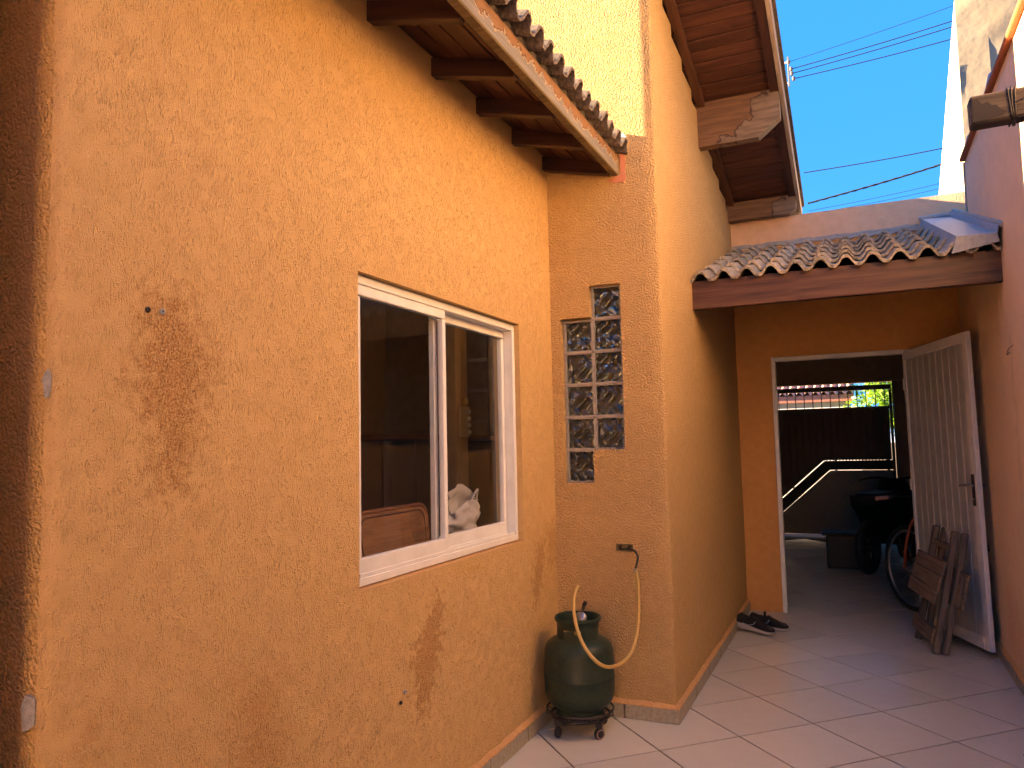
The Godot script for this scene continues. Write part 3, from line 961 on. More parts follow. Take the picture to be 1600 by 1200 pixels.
func build_eave() -> void:
	# low eave over the window wall
	var E := thing("low_eave", "brown timber eave over the window with exposed rafters and weathered grey clay tiles", "eave")
	var xw := -1.57
	var xf := -1.142
	var yw := 3.122
	var yf := 2.998
	var sl := (yw - yf) / (xw - xf)          # negative: rises to the left
	for i in 4:
		var xa := lerpf(xw, xf - .02, i / 4.0)
		var xb := lerpf(xw, xf - .02, (i + 1) / 4.0)
		var mx := (xa + xb) / 2
		var my := yf + (mx - xf) * sl + .009 + rng.randf_range(-.001, .001)
		var st := begin()
		var t := Transform3D(Basis(Vector3(0, 0, 1), Vector3(0, 1, 0), Vector3(-1, 0, 0)).rotated(Vector3.BACK, atan(sl)), Vector3(mx, my, -.55))
		box(st, Vector3.ZERO, Vector3(6.95, .016, absf(xb - xa) / cos(atan(sl)) - .006), .003, t, Vector2(i * .31, i * .23))
		put("soffit_board", st.commit(), M.soffit if i % 2 == 0 else M.soffit_b, E)
	for k in 11:
		var z := -3.985 + .0 if k == 0 else -3.555 - .418 * (k - 1)
		if k > 0: z = [-3.555, -3.145, -2.73, -2.26, -1.80, -1.35, -.9, -.4, .2, .8][k - 1]
		put("rafter", bar_mesh(Vector3(xw - .1, 3.079 + .024, z), Vector3(-1.178, 2.985, z), .078, .046, Vector3.UP, .003), M.rafter, E)
	var st2 := begin()
	# fascia board: uv so that one picture metre holds eight tiles
	var x0 := xf - .036
	var za := -4.028
	var zb := 3.0
	for f in [[xf, 1.0], [x0, -1.0]]:
		quad(st2, Vector3(f[0], 2.968, za), Vector3(f[0], 2.968, zb), Vector3(f[0], 3.067, zb), Vector3(f[0], 3.067, za), Vector3(f[1], 0, 0), Vector2(0, 1), Vector2(zb - za, 1), Vector2(zb - za, 0), Vector2(0, 0))
	quad(st2, Vector3(x0, 3.067, za), Vector3(x0, 3.067, zb), Vector3(xf, 3.067, zb), Vector3(xf, 3.067, za), Vector3.UP)
	quad(st2, Vector3(x0, 2.968, za), Vector3(x0, 2.968, zb), Vector3(xf, 2.968, zb), Vector3(xf, 2.968, za), Vector3.DOWN)
	put("fascia_board", st2.commit(), M.fascia, E)
	var rail := begin()
	box(rail, Vector3(xf - .017, 2.960, (za + zb) / 2), Vector3(.042, .014, zb - za), .005)
	put("bottom_bead", rail.commit(), wood(171, [C(.09, .065, .03), C(.16, .115, .055), C(.22, .16, .085)], .5, .6), E)
	put("tile_bed", bar_mesh(Vector3(xf - .035, 3.085, za), Vector3(xf - .035, 3.085, zb), .05, .05), M.tile_dark, E)
	put("roof_deck", prism_mesh(v2([xf - .03, 3.05, -4.6, 3.05 + 3.43 * .282, -4.6, 3.11 + 3.43 * .282, xf - .03, 3.105]), -4.028, 3.0), M.tile_dark, E)
	var tl := [wave_tile(.125, .36, .058, .013, .012, .003, 3), wave_tile(.125, .36, .058, .013, .012, .003, 4), wave_tile(.125, .36, .058, .013, .012, .004, 5)]
	for row in 2:
		for k in 21:
			var o := put("roof_tile", tl[(k * 7 + row) % 3], M.eave_tiles[(k * 5 + row * 3 + k / 3) % 3], E)
			var ang := atan(.282)
			var xt := -1.082 - row * .31
			var yt := 3.066 + row * .31 * .282 + row * .008
			# local x across the eave (along world -z), local z down the slope (towards +x)
			var down := Vector3(cos(ang), -sin(ang), 0)
			var across := Vector3(0, 0, -1)
			var up := down.cross(across)
			o.transform = Transform3D(Basis(across, up, down), Vector3(xt + rng.randf_range(-.006, .006), yt + rng.randf_range(-.002, .003), -4.028 + (k + 1) * .125))
	# white patch of mortar where the tiles meet the wall
	var pm := begin()
	prism(pm, v2([-1.115, 3.10, -1.085, 3.115, -1.082, 3.16, -1.10, 3.185, -1.12, 3.175]), -4.03, -4.005)
	put("mortar_patch", pm.commit(), mat(C(.72, .72, .74), .9), E)

func prism_mesh(pts: PackedVector2Array, z0: float, z1: float, xf := Transform3D.IDENTITY) -> ArrayMesh:
	var st := begin()
	prism(st, pts, z0, z1, xf)
	return st.commit()

func build_gable() -> void:
	var G := thing("high_gable_roof", "high sloping roof overhang with brown board soffit, two projecting beams and grey barge board", "roof")
	var yu := func(z: float) -> float: return 3.9 + .27 * (z + 5.4)
	var ang := atan(.27)
	var xo := -.362
	var n := 30
	for i in n:
		var z := -4.04 - i * .104
		var st := begin()
		box(st, Vector3.ZERO, Vector3(-.93 + 2.2 + .0 - (-.93 - xo) - .65, .018, .099), .003, Transform3D.IDENTITY, Vector2(rng.randf() * 5, rng.randf() * 5))
		var o := put("soffit_board", st.commit(), [M.soffit, M.soffit_b, M.soffit_b][rng.randi() % 3], G)
		var L: float = -.93 + 2.2 - (-.93 - xo) - .65
		o.position = Vector3(xo - L / 2 + .0, yu.call(z) + .009 + rng.randf_range(0, .0025), z)
		o.rotation.x = -ang
	var slope := func(x: float, w: float, y0: float, y1: float, m: Material, called: String) -> void:
		var za := -3.99
		var zb := -7.12
		put(called, prism_mesh(v2([za, yu.call(za) + y0, zb, yu.call(zb) + y0, zb, yu.call(zb) + y1, za, yu.call(za) + y1]), x, x + w, Transform3D(Basis(Vector3.BACK, Vector3.UP, Vector3.RIGHT), Vector3.ZERO)), m, G)
	slope.call(-.925, .055, -.042, -.001, M.beam, "wall_trim")
	slope.call(-.422, .058, -.032, -.001, M.rafter, "edge_trim")
	slope.call(-.362, .026, -.045, .085, M.grey_wood, "barge_board")
	slope.call(-.40, .085, .088, .125, M.tile_dark, "verge_tile_edge")
	slope.call(-4.6, 4.2, .026, .086, M.tile_dark, "roof_deck")
	# projecting beams with a cut-off lower corner
	for b in [[-5.4, 3.892, .325, .0], [-6.72, 3.53, .16, .035]]:
		var st := begin()
		var x1 := -.364
		var y1: float = b[1]
		var y0: float = y1 - b[2]
		var cut: float = .15 if b[2] > .2 else .05
		var pts := v2([-1.1, y0, x1 - cut, y0, x1, y0 + cut * .8, x1, y1, -1.1, y1])
		var uvpts := pts
		prism(st, pts, b[0] - .085, b[0])
		# own uv: the picture spans the visible face
		var mesh := st.commit()
		var m: StandardMaterial3D = M.purlin.duplicate()
		m.uv1_scale = Vector3(1.0 / .58, -1.0 / .34, 1)
		m.uv1_offset = Vector3(.94 / .58, (y1 + .0) / .34, 0)
		put("projecting_beam", mesh, m, G)

func build_canopy() -> void:
	var Cn := thing("door_canopy", "small lean-to canopy of weathered grey clay tiles over the doorway", "canopy")
	var z0 := -4.90
	var y0 := 2.462
	var z1 := -6.865
	var y1 := 3.085
	var ang := atan2(y1 - y0, z0 - z1)
	var slope_len := Vector2(y1 - y0, z0 - z1).length()
	put("front_beam", bar_mesh(Vector3(-.935, 2.404, -4.965), Vector3(.80, 2.404, -4.965), .186, .06, Vector3.UP, .004), M.beam, Cn)
	for k in 5:
		var x: float = [-.80, -.42, -.02, .38, .70][k]
		put("rafter", bar_mesh(Vector3(x, y0 - .05, -5.02), Vector3(x, y1 - .06, -6.85), .07, .05, Vector3.UP, .003), M.rafter, Cn)
	var stb := begin()
	quad(stb, Vector3(-.93, y0 - .012, -4.99), Vector3(.80, y0 - .012, -4.99), Vector3(.80, y1 - .022, z1), Vector3(-.93, y1 - .022, z1), Vector3(0, -1, .2).normalized())
	quad(stb, Vector3(-.93, y0 - .002, -4.99), Vector3(.80, y0 - .002, -4.99), Vector3(.80, y1 - .012, z1), Vector3(-.93, y1 - .012, z1), Vector3(0, 1, .2).normalized())
	put("underlay", stb.commit(), M.rafter, Cn)
	var pitch := .1435
	var shapes := []
	for i in 4: shapes.append(wave_tile(pitch, .40, .055, .020, .032, .006, 10 + i))
	var down := Vector3(0, -sin(ang), cos(ang))
	var across := Vector3(1, 0, 0)
	var up := down.cross(across)
	if up.y < 0: up = -up
	for row in 6:
		for k in 12:
			var o := put("roof_tile", shapes[rng.randi() % 4], M.tiles[rng.randi() % 3], Cn)
			var d := slope_len * row / 6.0
			var p := Vector3(-.935 + k * pitch, y0, z0) - down * d + up * (.004 + rng.randf_range(0, .004))
			o.transform = Transform3D(Basis(across, up, down), p + down * rng.randf_range(-.008, .008)) * Transform3D(Basis(Vector3.UP, rng.randf_range(-.012, .012)), Vector3.ZERO)
	# mortar smeared along the wall
	var top := PackedVector2Array()
	var low := PackedVector2Array()
	for i in 42:
		var x := -.925 + i * .0375
		top.append(Vector2(x, 3.172 + .004 * sin(i * .9) + rng.randf_range(-.006, .006)))
		low.append(Vector2(x, 3.135 + rng.randf_range(-.012, .008) - .012 * smoothstep(14, 34, i)))
	low.reverse()
	top.append_array(low)
	put("mortar_bead", prism_mesh(top, -6.87, -6.848), M.mortar, Cn)
	# sheet metal gutter against the boundary wall
	var f := begin()
	var fb := Transform3D(Basis(across, up, down), Vector3(0, y0, z0))
	var fl := slope_len + .02
	var prof := [Vector2(.545, .03), Vector2(.57, .125), Vector2(.765, .118), Vector2(.772, .158), Vector2(.788, .162)]
	for i in prof.size() - 1:
		var a: Vector2 = prof[i]
		var b: Vector2 = prof[i + 1]
		var e := (b - a).normalized()
		var nn := (fb.basis * Vector3(-e.y, e.x, 0)).normalized()
		for sgn in [1.0, -1.0]:
			var off := nn * (0.0 if sgn > 0 else -.002)
			quad(f, fb * Vector3(a.x, a.y, .03) + off, fb * Vector3(b.x, b.y, .03) + off, fb * Vector3(b.x, b.y, -fl) + off, fb * Vector3(a.x, a.y, -fl) + off, nn * sgn)
	quad(f, fb * Vector3(.545, .03, .03), fb * Vector3(.57, .125, .03), fb * Vector3(.765, .118, .03), fb * Vector3(.775, .07, .03), down)
	put("metal_flashing", f.commit(), M.zinc, Cn)
	var mb := begin()
	var mp := []
	for i in 34: mp.append(fb * Vector3(.79, .165 + rng.randf_range(-.006, .006), .03 - fl * i / 33.0))
	tube(mb, mp, .014, 7)
	var mp2 := []
	for i in 8: mp2.append(fb * Vector3(.55 + i * .034, .13 + rng.randf_range(-.005, .008), -fl + .03))
	tube(mb, mp2, .018, 7)
	put("mortar_seam", mb.commit(), M.mortar, Cn)

func build_door() -> void:
	var D := thing("door_frame", "white painted metal door frame round the dark doorway", "door frame", Vector3.ZERO, 0, "", "structure")
	put("left_jamb", box_mesh(Vector3(-.622, 1.083, -6.875), Vector3(.034, 2.16, .07), .003), M.door_white, D)
	put("right_jamb", box_mesh(Vector3(.413, 1.083, -6.875), Vector3(.034, 2.16, .07), .003), M.door_white, D)
	put("head", box_mesh(Vector3(-.105, 2.143, -6.875), Vector3(.998, .036, .07), .003), M.door_white, D)
	var hinge := Vector3(.398, .028, -6.835)
	var tip := Vector3(.735, .028, -5.868)
	var dir := tip - hinge
	var L := Vector2(dir.x, dir.z).length()
	var yaw := atan2(-dir.z, dir.x)
	var leaf := thing("door_leaf", "open white metal door leaf with vertical ribs, swung back against the right wall", "door", hinge, yaw)
	leaf.rotation.z = .018
	var H := 2.115
	# local: x along the leaf from the hinge, z to the right of it; the passage face looks to -z ... +z is chosen below
	var fr := .040
	put("stile", box_mesh(Vector3(fr * .5, H / 2, 0), Vector3(fr, H, .032), .003), M.door_white, leaf)
	put("stile", box_mesh(Vector3(L - fr * .9, H / 2, 0), Vector3(fr * 1.8, H, .032), .003), M.door_white, leaf)
	put("rail", box_mesh(Vector3((L - fr) * .5, H - fr * .9, 0), Vector3(L - fr * 2.8 - .002, fr * 1.8, .0318), .003), M.door_white, leaf)
	put("rail", box_mesh(Vector3((L - fr) * .5, fr, 0), Vector3(L - fr * 2.8 - .002, fr * 2, .0318), .003), M.door_white, leaf)
	var n := 9
	var xa := fr
	var xb := L - fr * 1.8
	var wv := (xb - xa) / n
	for i in n:   # folded sheet ribs
		var st := begin()
		var x0 := xa + i * wv
		var pr := [Vector2(x0, .004), Vector2(x0 + wv * .05, .004), Vector2(x0 + wv * .13, .009), Vector2(x0 + wv * .92, .009), Vector2(x0 + wv, .004)]
		for k in 4:
			var a: Vector2 = pr[k]
			var b: Vector2 = pr[k + 1]
			var e := (b - a).normalized()
			for s in [1.0, -1.0]:
				quad(st, Vector3(a.x, fr * 2 - .01, a.y), Vector3(b.x, fr * 2 - .01, b.y), Vector3(b.x, H - fr * 1.8 + .01, b.y), Vector3(a.x, H - fr * 1.8 + .01, a.y), Vector3(-e.y, 0, e.x) * s)
		put("rib", st.commit(), M.door_white, leaf)
	var lock := put("lock_plate", box_mesh(Vector3(L - .05, 1.045, .0185), Vector3(.035, .21, .006), .002), M.dark_metal, leaf)
	put("lock_plate", box_mesh(Vector3(L - .05, 1.045, -.0185), Vector3(.035, .21, .006), .002), M.dark_metal, leaf)
	for s in [1.0, -1.0]:
		var hd := put("handle", tube_mesh(curve_pts([Vector3(L - .05, 1.075, .02 * s), Vector3(L - .05, 1.075, .05 * s), Vector3(L - .065, 1.075, .058 * s), Vector3(L - .11, 1.073, .058 * s), Vector3(L - .155, 1.070, .054 * s)], 5), .009, 10), M.steel, leaf)
		hd.set_meta("label", "chrome lever handle")
	put("keyhole", tube_mesh([Vector3(L - .05, .985, .02), Vector3(L - .05, .985, .024)], .008, 10), M.steel, lock)
	for y in [.25, 1.05, 1.85]:
		put("hinge", tube_mesh([Vector3(-.004, y - .045, .014), Vector3(-.004, y + .045, .014)], .008, 8), M.door_white, leaf)

func build_bottle() -> void:
	var at := Vector3(-1.358, 0, -3.76)
	var T := thing("bottle_trolley", "low black wheeled stand under the gas bottle", "trolley", at)
	var ring := begin()
	for q in [[.15, .088, .007], [.17, .118, .005], [.12, .088, .006]]:
		var pts := []
		for k in 33: pts.append(Vector3(cos(TAU * k / 32) * q[0], q[1], sin(TAU * k / 32) * q[0]))
		tube(ring, pts, q[2], 7)
	for k in 12:
		var a := TAU * k / 12
		tube(ring, [Vector3(cos(a) * .15, .088, sin(a) * .15), Vector3(cos(a) * .175, .10, sin(a) * .175), Vector3(cos(a) * .17, .118, sin(a) * .17)], .003, 5)
	for k in 2: box(ring, Vector3(0, .085, 0), Vector3(.30, .012, .03), .002, Transform3D(Basis(Vector3.UP, PI / 4 + k * PI / 2), Vector3.ZERO))
	put("wire_frame", ring.commit(), M.dark_metal, T)
	for k in 4:
		var a := .55 + PI / 2 * k
		var c := Vector3(cos(a) * .145, .028, sin(a) * .145)
		var roll := Basis(Vector3.UP, .9 + k * .7)
		var wst := begin()
		lathe(wst, [Vector2(.0, -.011), Vector2(.019, -.011), Vector2(.026, -.009), Vector2(.028, -.004), Vector2(.028, .004), Vector2(.026, .009), Vector2(.019, .011), Vector2(0, .011)], 20)
		var wheel := put("wheel", wst.commit(), M.rubber, T, Transform3D(roll * Basis(Vector3.RIGHT, PI / 2), c))
		var hs := begin()
		lathe(hs, [Vector2(.020, .0112), Vector2(.0235, .0128), Vector2(.021, .0135), Vector2(.018, .0122)], 20)
		lathe(hs, [Vector2(.018, -.0122), Vector2(.021, -.0135), Vector2(.0235, -.0128), Vector2(.020, -.0112)], 20)
		put("hub_ring", hs.commit(), mat(C(.30, .19, .17), .5), wheel)
		put("fork", bar_mesh(c + Vector3(0, .028, 0), c + Vector3(0, .06, 0), .03, .026, Vector3.RIGHT), M.dark_metal, T)
	var G := thing("gas_bottle", "dark green gas bottle with open collar standing in the wall corner", "gas bottle", at + Vector3(0, .095, 0), .4)
	var prof := [Vector2(.115, 0), Vector2(.12, .004), Vector2(.12, .03), Vector2(.125, .034), Vector2(.15, .05), Vector2(.168, .075), Vector2(.177, .105), Vector2(.1785, .135), Vector2(.1785, .183), Vector2(.1805, .186), Vector2(.1805, .190), Vector2(.1785, .193),
		Vector2(.1785, .292), Vector2(.1765, .315), Vector2(.168, .338), Vector2(.150, .358), Vector2(.122, .373), Vector2(.09, .380), Vector2(.04, .384), Vector2(.0, .385)]
	put("tank", lathe_mesh(prof, 48), M.bottle, G)
	var cs := begin()
	# collar: a guard ring on feet, with handle openings left between
	lathe(cs, [Vector2(.108, .425), Vector2(.110, .452), Vector2(.118, .460), Vector2(.121, .470), Vector2(.117, .480), Vector2(.110, .478), Vector2(.107, .466), Vector2(.102, .452), Vector2(.100, .425), Vector2(.108, .425)], 40)
	for k in 3:
		var a := TAU * k / 3 + .35
		lathe(cs, [Vector2(.110, .365), Vector2(.108, .425), Vector2(.100, .425), Vector2(.102, .365)], 14, Vector3.ZERO, a, a + 1.15)
		for e in [a, a + 1.15]:
			var d := Vector3(cos(e), 0, sin(e))
			var t := Vector3(-sin(e), 0, cos(e)) * (-1.0 if e == a else 1.0)
			quad(cs, d * .110 + Vector3.UP * .365, d * .108 + Vector3.UP * .425, d * .100 + Vector3.UP * .425, d * .102 + Vector3.UP * .365, t)
	put("collar", cs.commit(), M.bottle, G)
	var vs := begin()
	lathe(vs, [Vector2(.022, .38), Vector2(.022, .40), Vector2(.016, .402), Vector2(.016, .43), Vector2(0, .43)], 16)
	put("valve", vs.commit(), mat(C(.35, .24, .1), .4), G)
	var R := thing("gas_regulator", "small round metal gas regulator screwed into the bottle top", "regulator", at + Vector3(0, .095, 0))
	var rs := begin()
	lathe(rs, [Vector2(0, -.014), Vector2(.018, -.014), Vector2(.029, -.010), Vector2(.033, -.003), Vector2(.033, .003), Vector2(.028, .009), Vector2(.015, .014), Vector2(0, .015)], 24)
	put("body", rs.commit(), M.steel, R, Transform3D(Basis(Vector3.RIGHT, 1.25), Vector3(.02, .47, .012)))
	put("inlet", tube_mesh([Vector3(.012, .428, .0), Vector3(.016, .455, .006)], .012, 12), M.steel, R)
	put("knob", tube_mesh([Vector3(.03, .51, .0), Vector3(.034, .535, -.004)], .008, 10), M.dark_metal, R)
	put("knob_grip", tube_mesh([Vector3(.034, .535, -.004), Vector3(.045, .552, -.004)], .012, 8, .8), M.dark_metal, R)
	put("outlet", tube_mesh([Vector3(-.012, .49, .01), Vector3(-.012, .52, .02)], .006, 8), M.steel, R)
	# hose and the pipe it hangs on
	var H := thing("gas_hose", "yellow rubber hose looping from the gas bottle up to the wall pipe", "hose")
	var ctrl := [Vector3(-1.372, .60, -3.742), Vector3(-1.366, .665, -3.745), Vector3(-1.352, .722, -3.738), Vector3(-1.342, .726, -3.728), Vector3(-1.345, .706, -3.70), Vector3(-1.343, .65, -3.66), Vector3(-1.318, .566, -3.62), Vector3(-1.278, .494, -3.585), Vector3(-1.231, .443, -3.56),
		Vector3(-1.187, .405, -3.56), Vector3(-1.152, .380, -3.60), Vector3(-1.119, .374, -3.68), Vector3(-1.092, .399, -3.76), Vector3(-1.082, .446, -3.84), Vector3(-1.079, .523, -3.90), Vector3(-1.083, .612, -3.94), Vector3(-1.09, .706, -3.965), Vector3(-1.098, .764, -3.975), Vector3(-1.105, .79, -3.978)]
	put("rubber_tube", tube_mesh(curve_pts(ctrl, 7), .0088, 12), M.hose, H)
	put("clip", tube_mesh([Vector3(-1.105, .775, -3.978), Vector3(-1.1055, .79, -3.978)], .0115, 10), M.steel, H)
	var P := thing("gas_pipe", "dark bent pipe coming out of a small box in the wall", "pipe")
	put("recess_box", box_mesh(Vector3(-1.175, .892, -4.10), Vector3(.10, .046, .06), .0), M.tile_dark, P)
	put("box_rim", frame_mesh(-1.222, -1.128, .872, .912, -4.032, .006), mat(C(.16, .12, .06), .6), P)
	put("metal_tube", tube_mesh(curve_pts([Vector3(-1.205, .895, -4.06), Vector3(-1.17, .888, -4.045), Vector3(-1.135, .885, -4.02), Vector3(-1.105, .876, -3.995), Vector3(-1.092, .85, -3.985), Vector3(-1.098, .815, -3.98), Vector3(-1.105, .785, -3.978)], 6), .0062, 10), M.dark_metal, P)
	put("tap", box_mesh(Vector3(-1.18, .893, -4.045), Vector3(.03, .018, .02), .004), mat(C(.22, .16, .07), .4), P)

func frame_mesh(x0: float, x1: float, y0: float, y1: float, z: float, w: float) -> ArrayMesh:
	var st := begin()
	box(st, Vector3((x0 + x1) / 2, y0 + w / 2, z), Vector3(x1 - x0, w, .012), .001)
	box(st, Vector3((x0 + x1) / 2, y1 - w / 2, z), Vector3(x1 - x0, w, .012), .001)
	box(st, Vector3(x0 + w / 2, (y0 + y1) / 2, z), Vector3(w, y1 - y0 - 2 * w, .0118), .001)
	box(st, Vector3(x1 - w / 2, (y0 + y1) / 2, z), Vector3(w, y1 - y0 - 2 * w, .0118), .001)
	return st.commit()

# shoes: a loft of cross sections along the foot
func shoe_mesh(kind: int) -> ArrayMesh:
	var st := begin()
	# per station: x, half width, bottom y, top y
	var up := [[.0, .026, .045, .10], [.02, .033, .042, .118], [.055, .036, .040, .105], [.10, .036, .036, .098], [.14, .038, .028, .102], [.175, .042, .022, .085], [.21, .046, .018, .066], [.245, .044, .017, .054], [.272, .032, .018, .044], [.285, .012, .02, .034]]
	var sole := [[-.004, .022, .014, .046], [.012, .034, .0, .048], [.06, .038, .0, .045], [.11, .036, .003, .040], [.16, .041, .0, .033], [.205, .049, .0, .027], [.245, .048, .001, .025], [.275, .036, .006, .025], [.290, .014, .012, .027]]
	var rows: Array = up if kind == 0 else sole
	var seg := 16
	var rings := []
	for r in rows:
		var ring := []
		for k in seg:
			var a := TAU * k / seg
			var ca := cos(a)
			var sa := sin(a)
			var p := 0.55 if kind == 0 else 0.35
			var yy: float = (r[2] + r[3]) / 2 + signf(sa) * pow(absf(sa), p) * (r[3] - r[2]) / 2
			var zz: float = signf(ca) * pow(absf(ca), p) * r[1]
			if kind == 0: zz *= 1.0 - .42 * clampf((yy - r[2] - .02) / .09, 0, 1)
			ring.append(Vector3(r[0], yy, zz))
		rings.append(ring)
	st.set_smooth_group(0)
	for i in rings.size() - 1:
		for k in seg:
			var a: Vector3 = rings[i][k]
			var b: Vector3 = rings[i][(k + 1) % seg]
			var c: Vector3 = rings[i + 1][(k + 1) % seg]
			var d: Vector3 = rings[i + 1][k]
			for p in [a, b, c, a, c, d]: st.add_vertex(p)
	for e in [0, rings.size() - 1]:
		var m := Vector3.ZERO
		for p in rings[e]: m += p / seg
		for k in seg:
			var tr := [m, rings[e][k], rings[e][(k + 1) % seg]] if e > 0 else [m, rings[e][(k + 1) % seg], rings[e][k]]
			for p in tr: st.add_vertex(p)
	st.generate_normals()
	return st.commit()

func build_shoes() -> void:
	var upper := mottled(181, [C(.006, .006, .007), C(.014, .014, .016), C(.035, .033, .035)], .06, .08, .8, .05)
	var toe := mottled(182, [C(.02, .02, .022), C(.06, .058, .06), C(.10, .095, .10)], .12, .05, .85, .05)
	for q in [[Vector3(-.905, .0, -6.10), -.28, -.075, "black running shoe with pale sole lying tilted at the wall foot, nearer of the pair"], [Vector3(-.83, 0, -6.25), -.12, 0.0, "black running shoe standing behind its tilted twin at the wall foot"]]:
		var S := thing("shoe", q[3], "shoe", q[0], q[1], "pair of running shoes")
		S.rotation.z = q[2]
		if q[2] < 0: S.position.y = .030
		put("upper", shoe_mesh(0), upper, S)
		put("sole", shoe_mesh(1), mat(C(.34, .31, .29), .7), S)
		var cap := begin()
		lathe(cap, [Vector2(.040, -.008), Vector2(.041, .006), Vector2(.036, .02), Vector2(.024, .03), Vector2(0, .034)], 18)
		put("toe_cap", cap.commit(), toe, S, Transform3D(Basis.from_scale(Vector3(1.05, 1, 1.02)), Vector3(.237, .026, 0)))
		for k in 4:
			put("lace", tube_mesh([Vector3(.135 + k * .016, .098 - k * .009, -.022), Vector3(.142 + k * .016, .107 - k * .0095, 0), Vector3(.135 + k * .016, .098 - k * .009, .022)], .0028, 6), mat(C(.03, .03, .032), .9), S)
		put("tongue", box_mesh(Vector3(.112, .112, 0), Vector3(.012, .045, .036), .005), upper, S)
		put("side_stripe", tube_mesh(curve_pts([Vector3(.05, .052, .0375), Vector3(.095, .046, .040), Vector3(.135, .056, .040), Vector3(.15, .078, .036)], 4), .003, 6), mat(C(.32, .32, .33), .5), S)

func build_stool() -> void:
	# folded wooden stool leaning on the door leaf
	var f1 := Vector3(.329, 0, -6.294)
	var f2 := Vector3(.406, 0, -5.895)
	var t1 := Vector3(.500, .80, -6.415)
	var t2 := Vector3(.585, .80, -6.06)
	var S := thing("folding_stool", "weathered wooden folding stool, folded and leaning on the white door", "stool", Vector3(.37, 0, -6.09))
	var o := Vector3(.37, 0, -6.09)
	var side := (f2 - f1).normalized()
	var upv := ((t1 + t2) - (f1 + f2)).normalized()
	var out := upv.cross(side).normalized()         # towards the passage
	if out.x > 0: out = -out
	var up1 := (t1 - f1).normalized()
	var up2 := (t2 - f2).normalized()
	for k in 2:
		var f: Vector3 = f1 if k == 0 else f2
		var t: Vector3 = t1 if k == 0 else t2
		put("front_leg", bar_mesh(f - o, t - o, .052, .040, side, .006), M.stool, S)
		put("rear_leg", bar_mesh(f - o - out * .045 + side * .035 + (t - f) * .02, t - o - out * .05 + side * .03, .050, .036, side, .006), M.stool, S)
		var bolt := (t - o) - up1 * .035 + out * .021
		put("bolt", tube_mesh([bolt, bolt + out * .006], .008, 10), M.steel, S)
	var P := func(u: float, v: float, d: float) -> Vector3:   # u across from leg 1 to leg 2, v up
		var a := f1.lerp(t1, v)
		var b := f2.lerp(t2, v)
		return a.lerp(b, u) - o + out * d
	put("cross_bar", bar_mesh(P.call(.03, .86, 0), P.call(.97, .86, 0), .04, .022, upv, .004), M.stool, S)
	for k in 3:
		var v := .70 - k * .118
		put("seat_slat", bar_mesh(P.call(-.10 - k * .03, v, .080 + k * .008), P.call(1.22 - k * .03, v - .02, .056 + k * .008), .098, .018, upv, .005), M.stool, S)
	for k in 2:
		var v := .62 - k * .14
		put("back_slat", bar_mesh(P.call(.55, v, -.055), P.call(1.52, v - .0, -.055), .125, .018, upv, .005), M.stool, S)
	put("seat_batten", bar_mesh(P.call(1.42, .68, -.035), P.call(1.40, .42, -.035), .03, .02, side, .004), M.stool, S)
	put("low_board", bar_mesh(P.call(-.10, .155, .035), P.call(1.02, .135, .032), .105, .018, upv, .005), M.stool, S)

func build_beam_end() -> void:
	var B := thing("timber_joist", "old grey joist end poking out of the right wall, wire wound round it", "beam", Vector3(.39, 2.50, -2.8))
	put("joist", bar_mesh(Vector3(0, 0, 0), Vector3(.46, .008, 0), .094, .07, Vector3.UP, .006), M.old_joist, B)
	var stb := begin()
	prism(stb, v2([.004, -.040, .03, -.041, .055, -.036, .085, -.033, .098, -.022, .082, -.012, .072, .002, .058, .006, .046, .019, .032, .014, .018, .036, .005, .034]), .0345, .0362)
	put("tar_stain", stb.commit(), mat(C(.02, .016, .018), .8), B)
	for x in [.108, .118, .126]:
		var pts := []
		for k in 17:
			var a := TAU * k / 16
			var px := clampf(cos(a) * 1.5, -1, 1) * .0375
			var py := clampf(sin(a) * 1.5, -1, 1) * .0497
			pts.append(Vector3(x + .006 * sin(a * 1.0 + x * 90), py + .002, px))
		put("wire_turn", tube_mesh(pts, .0028, 6), M.dark_metal, B)
	put("loose_wire", tube_mesh(curve_pts([Vector3(.12, 0, .039), Vector3(.145, .01, .045), Vector3(.17, .03, .042), Vector3(.19, .055, .04), Vector3(.215, .075, .03)], 5), .0022, 6), M.dark_metal, B)

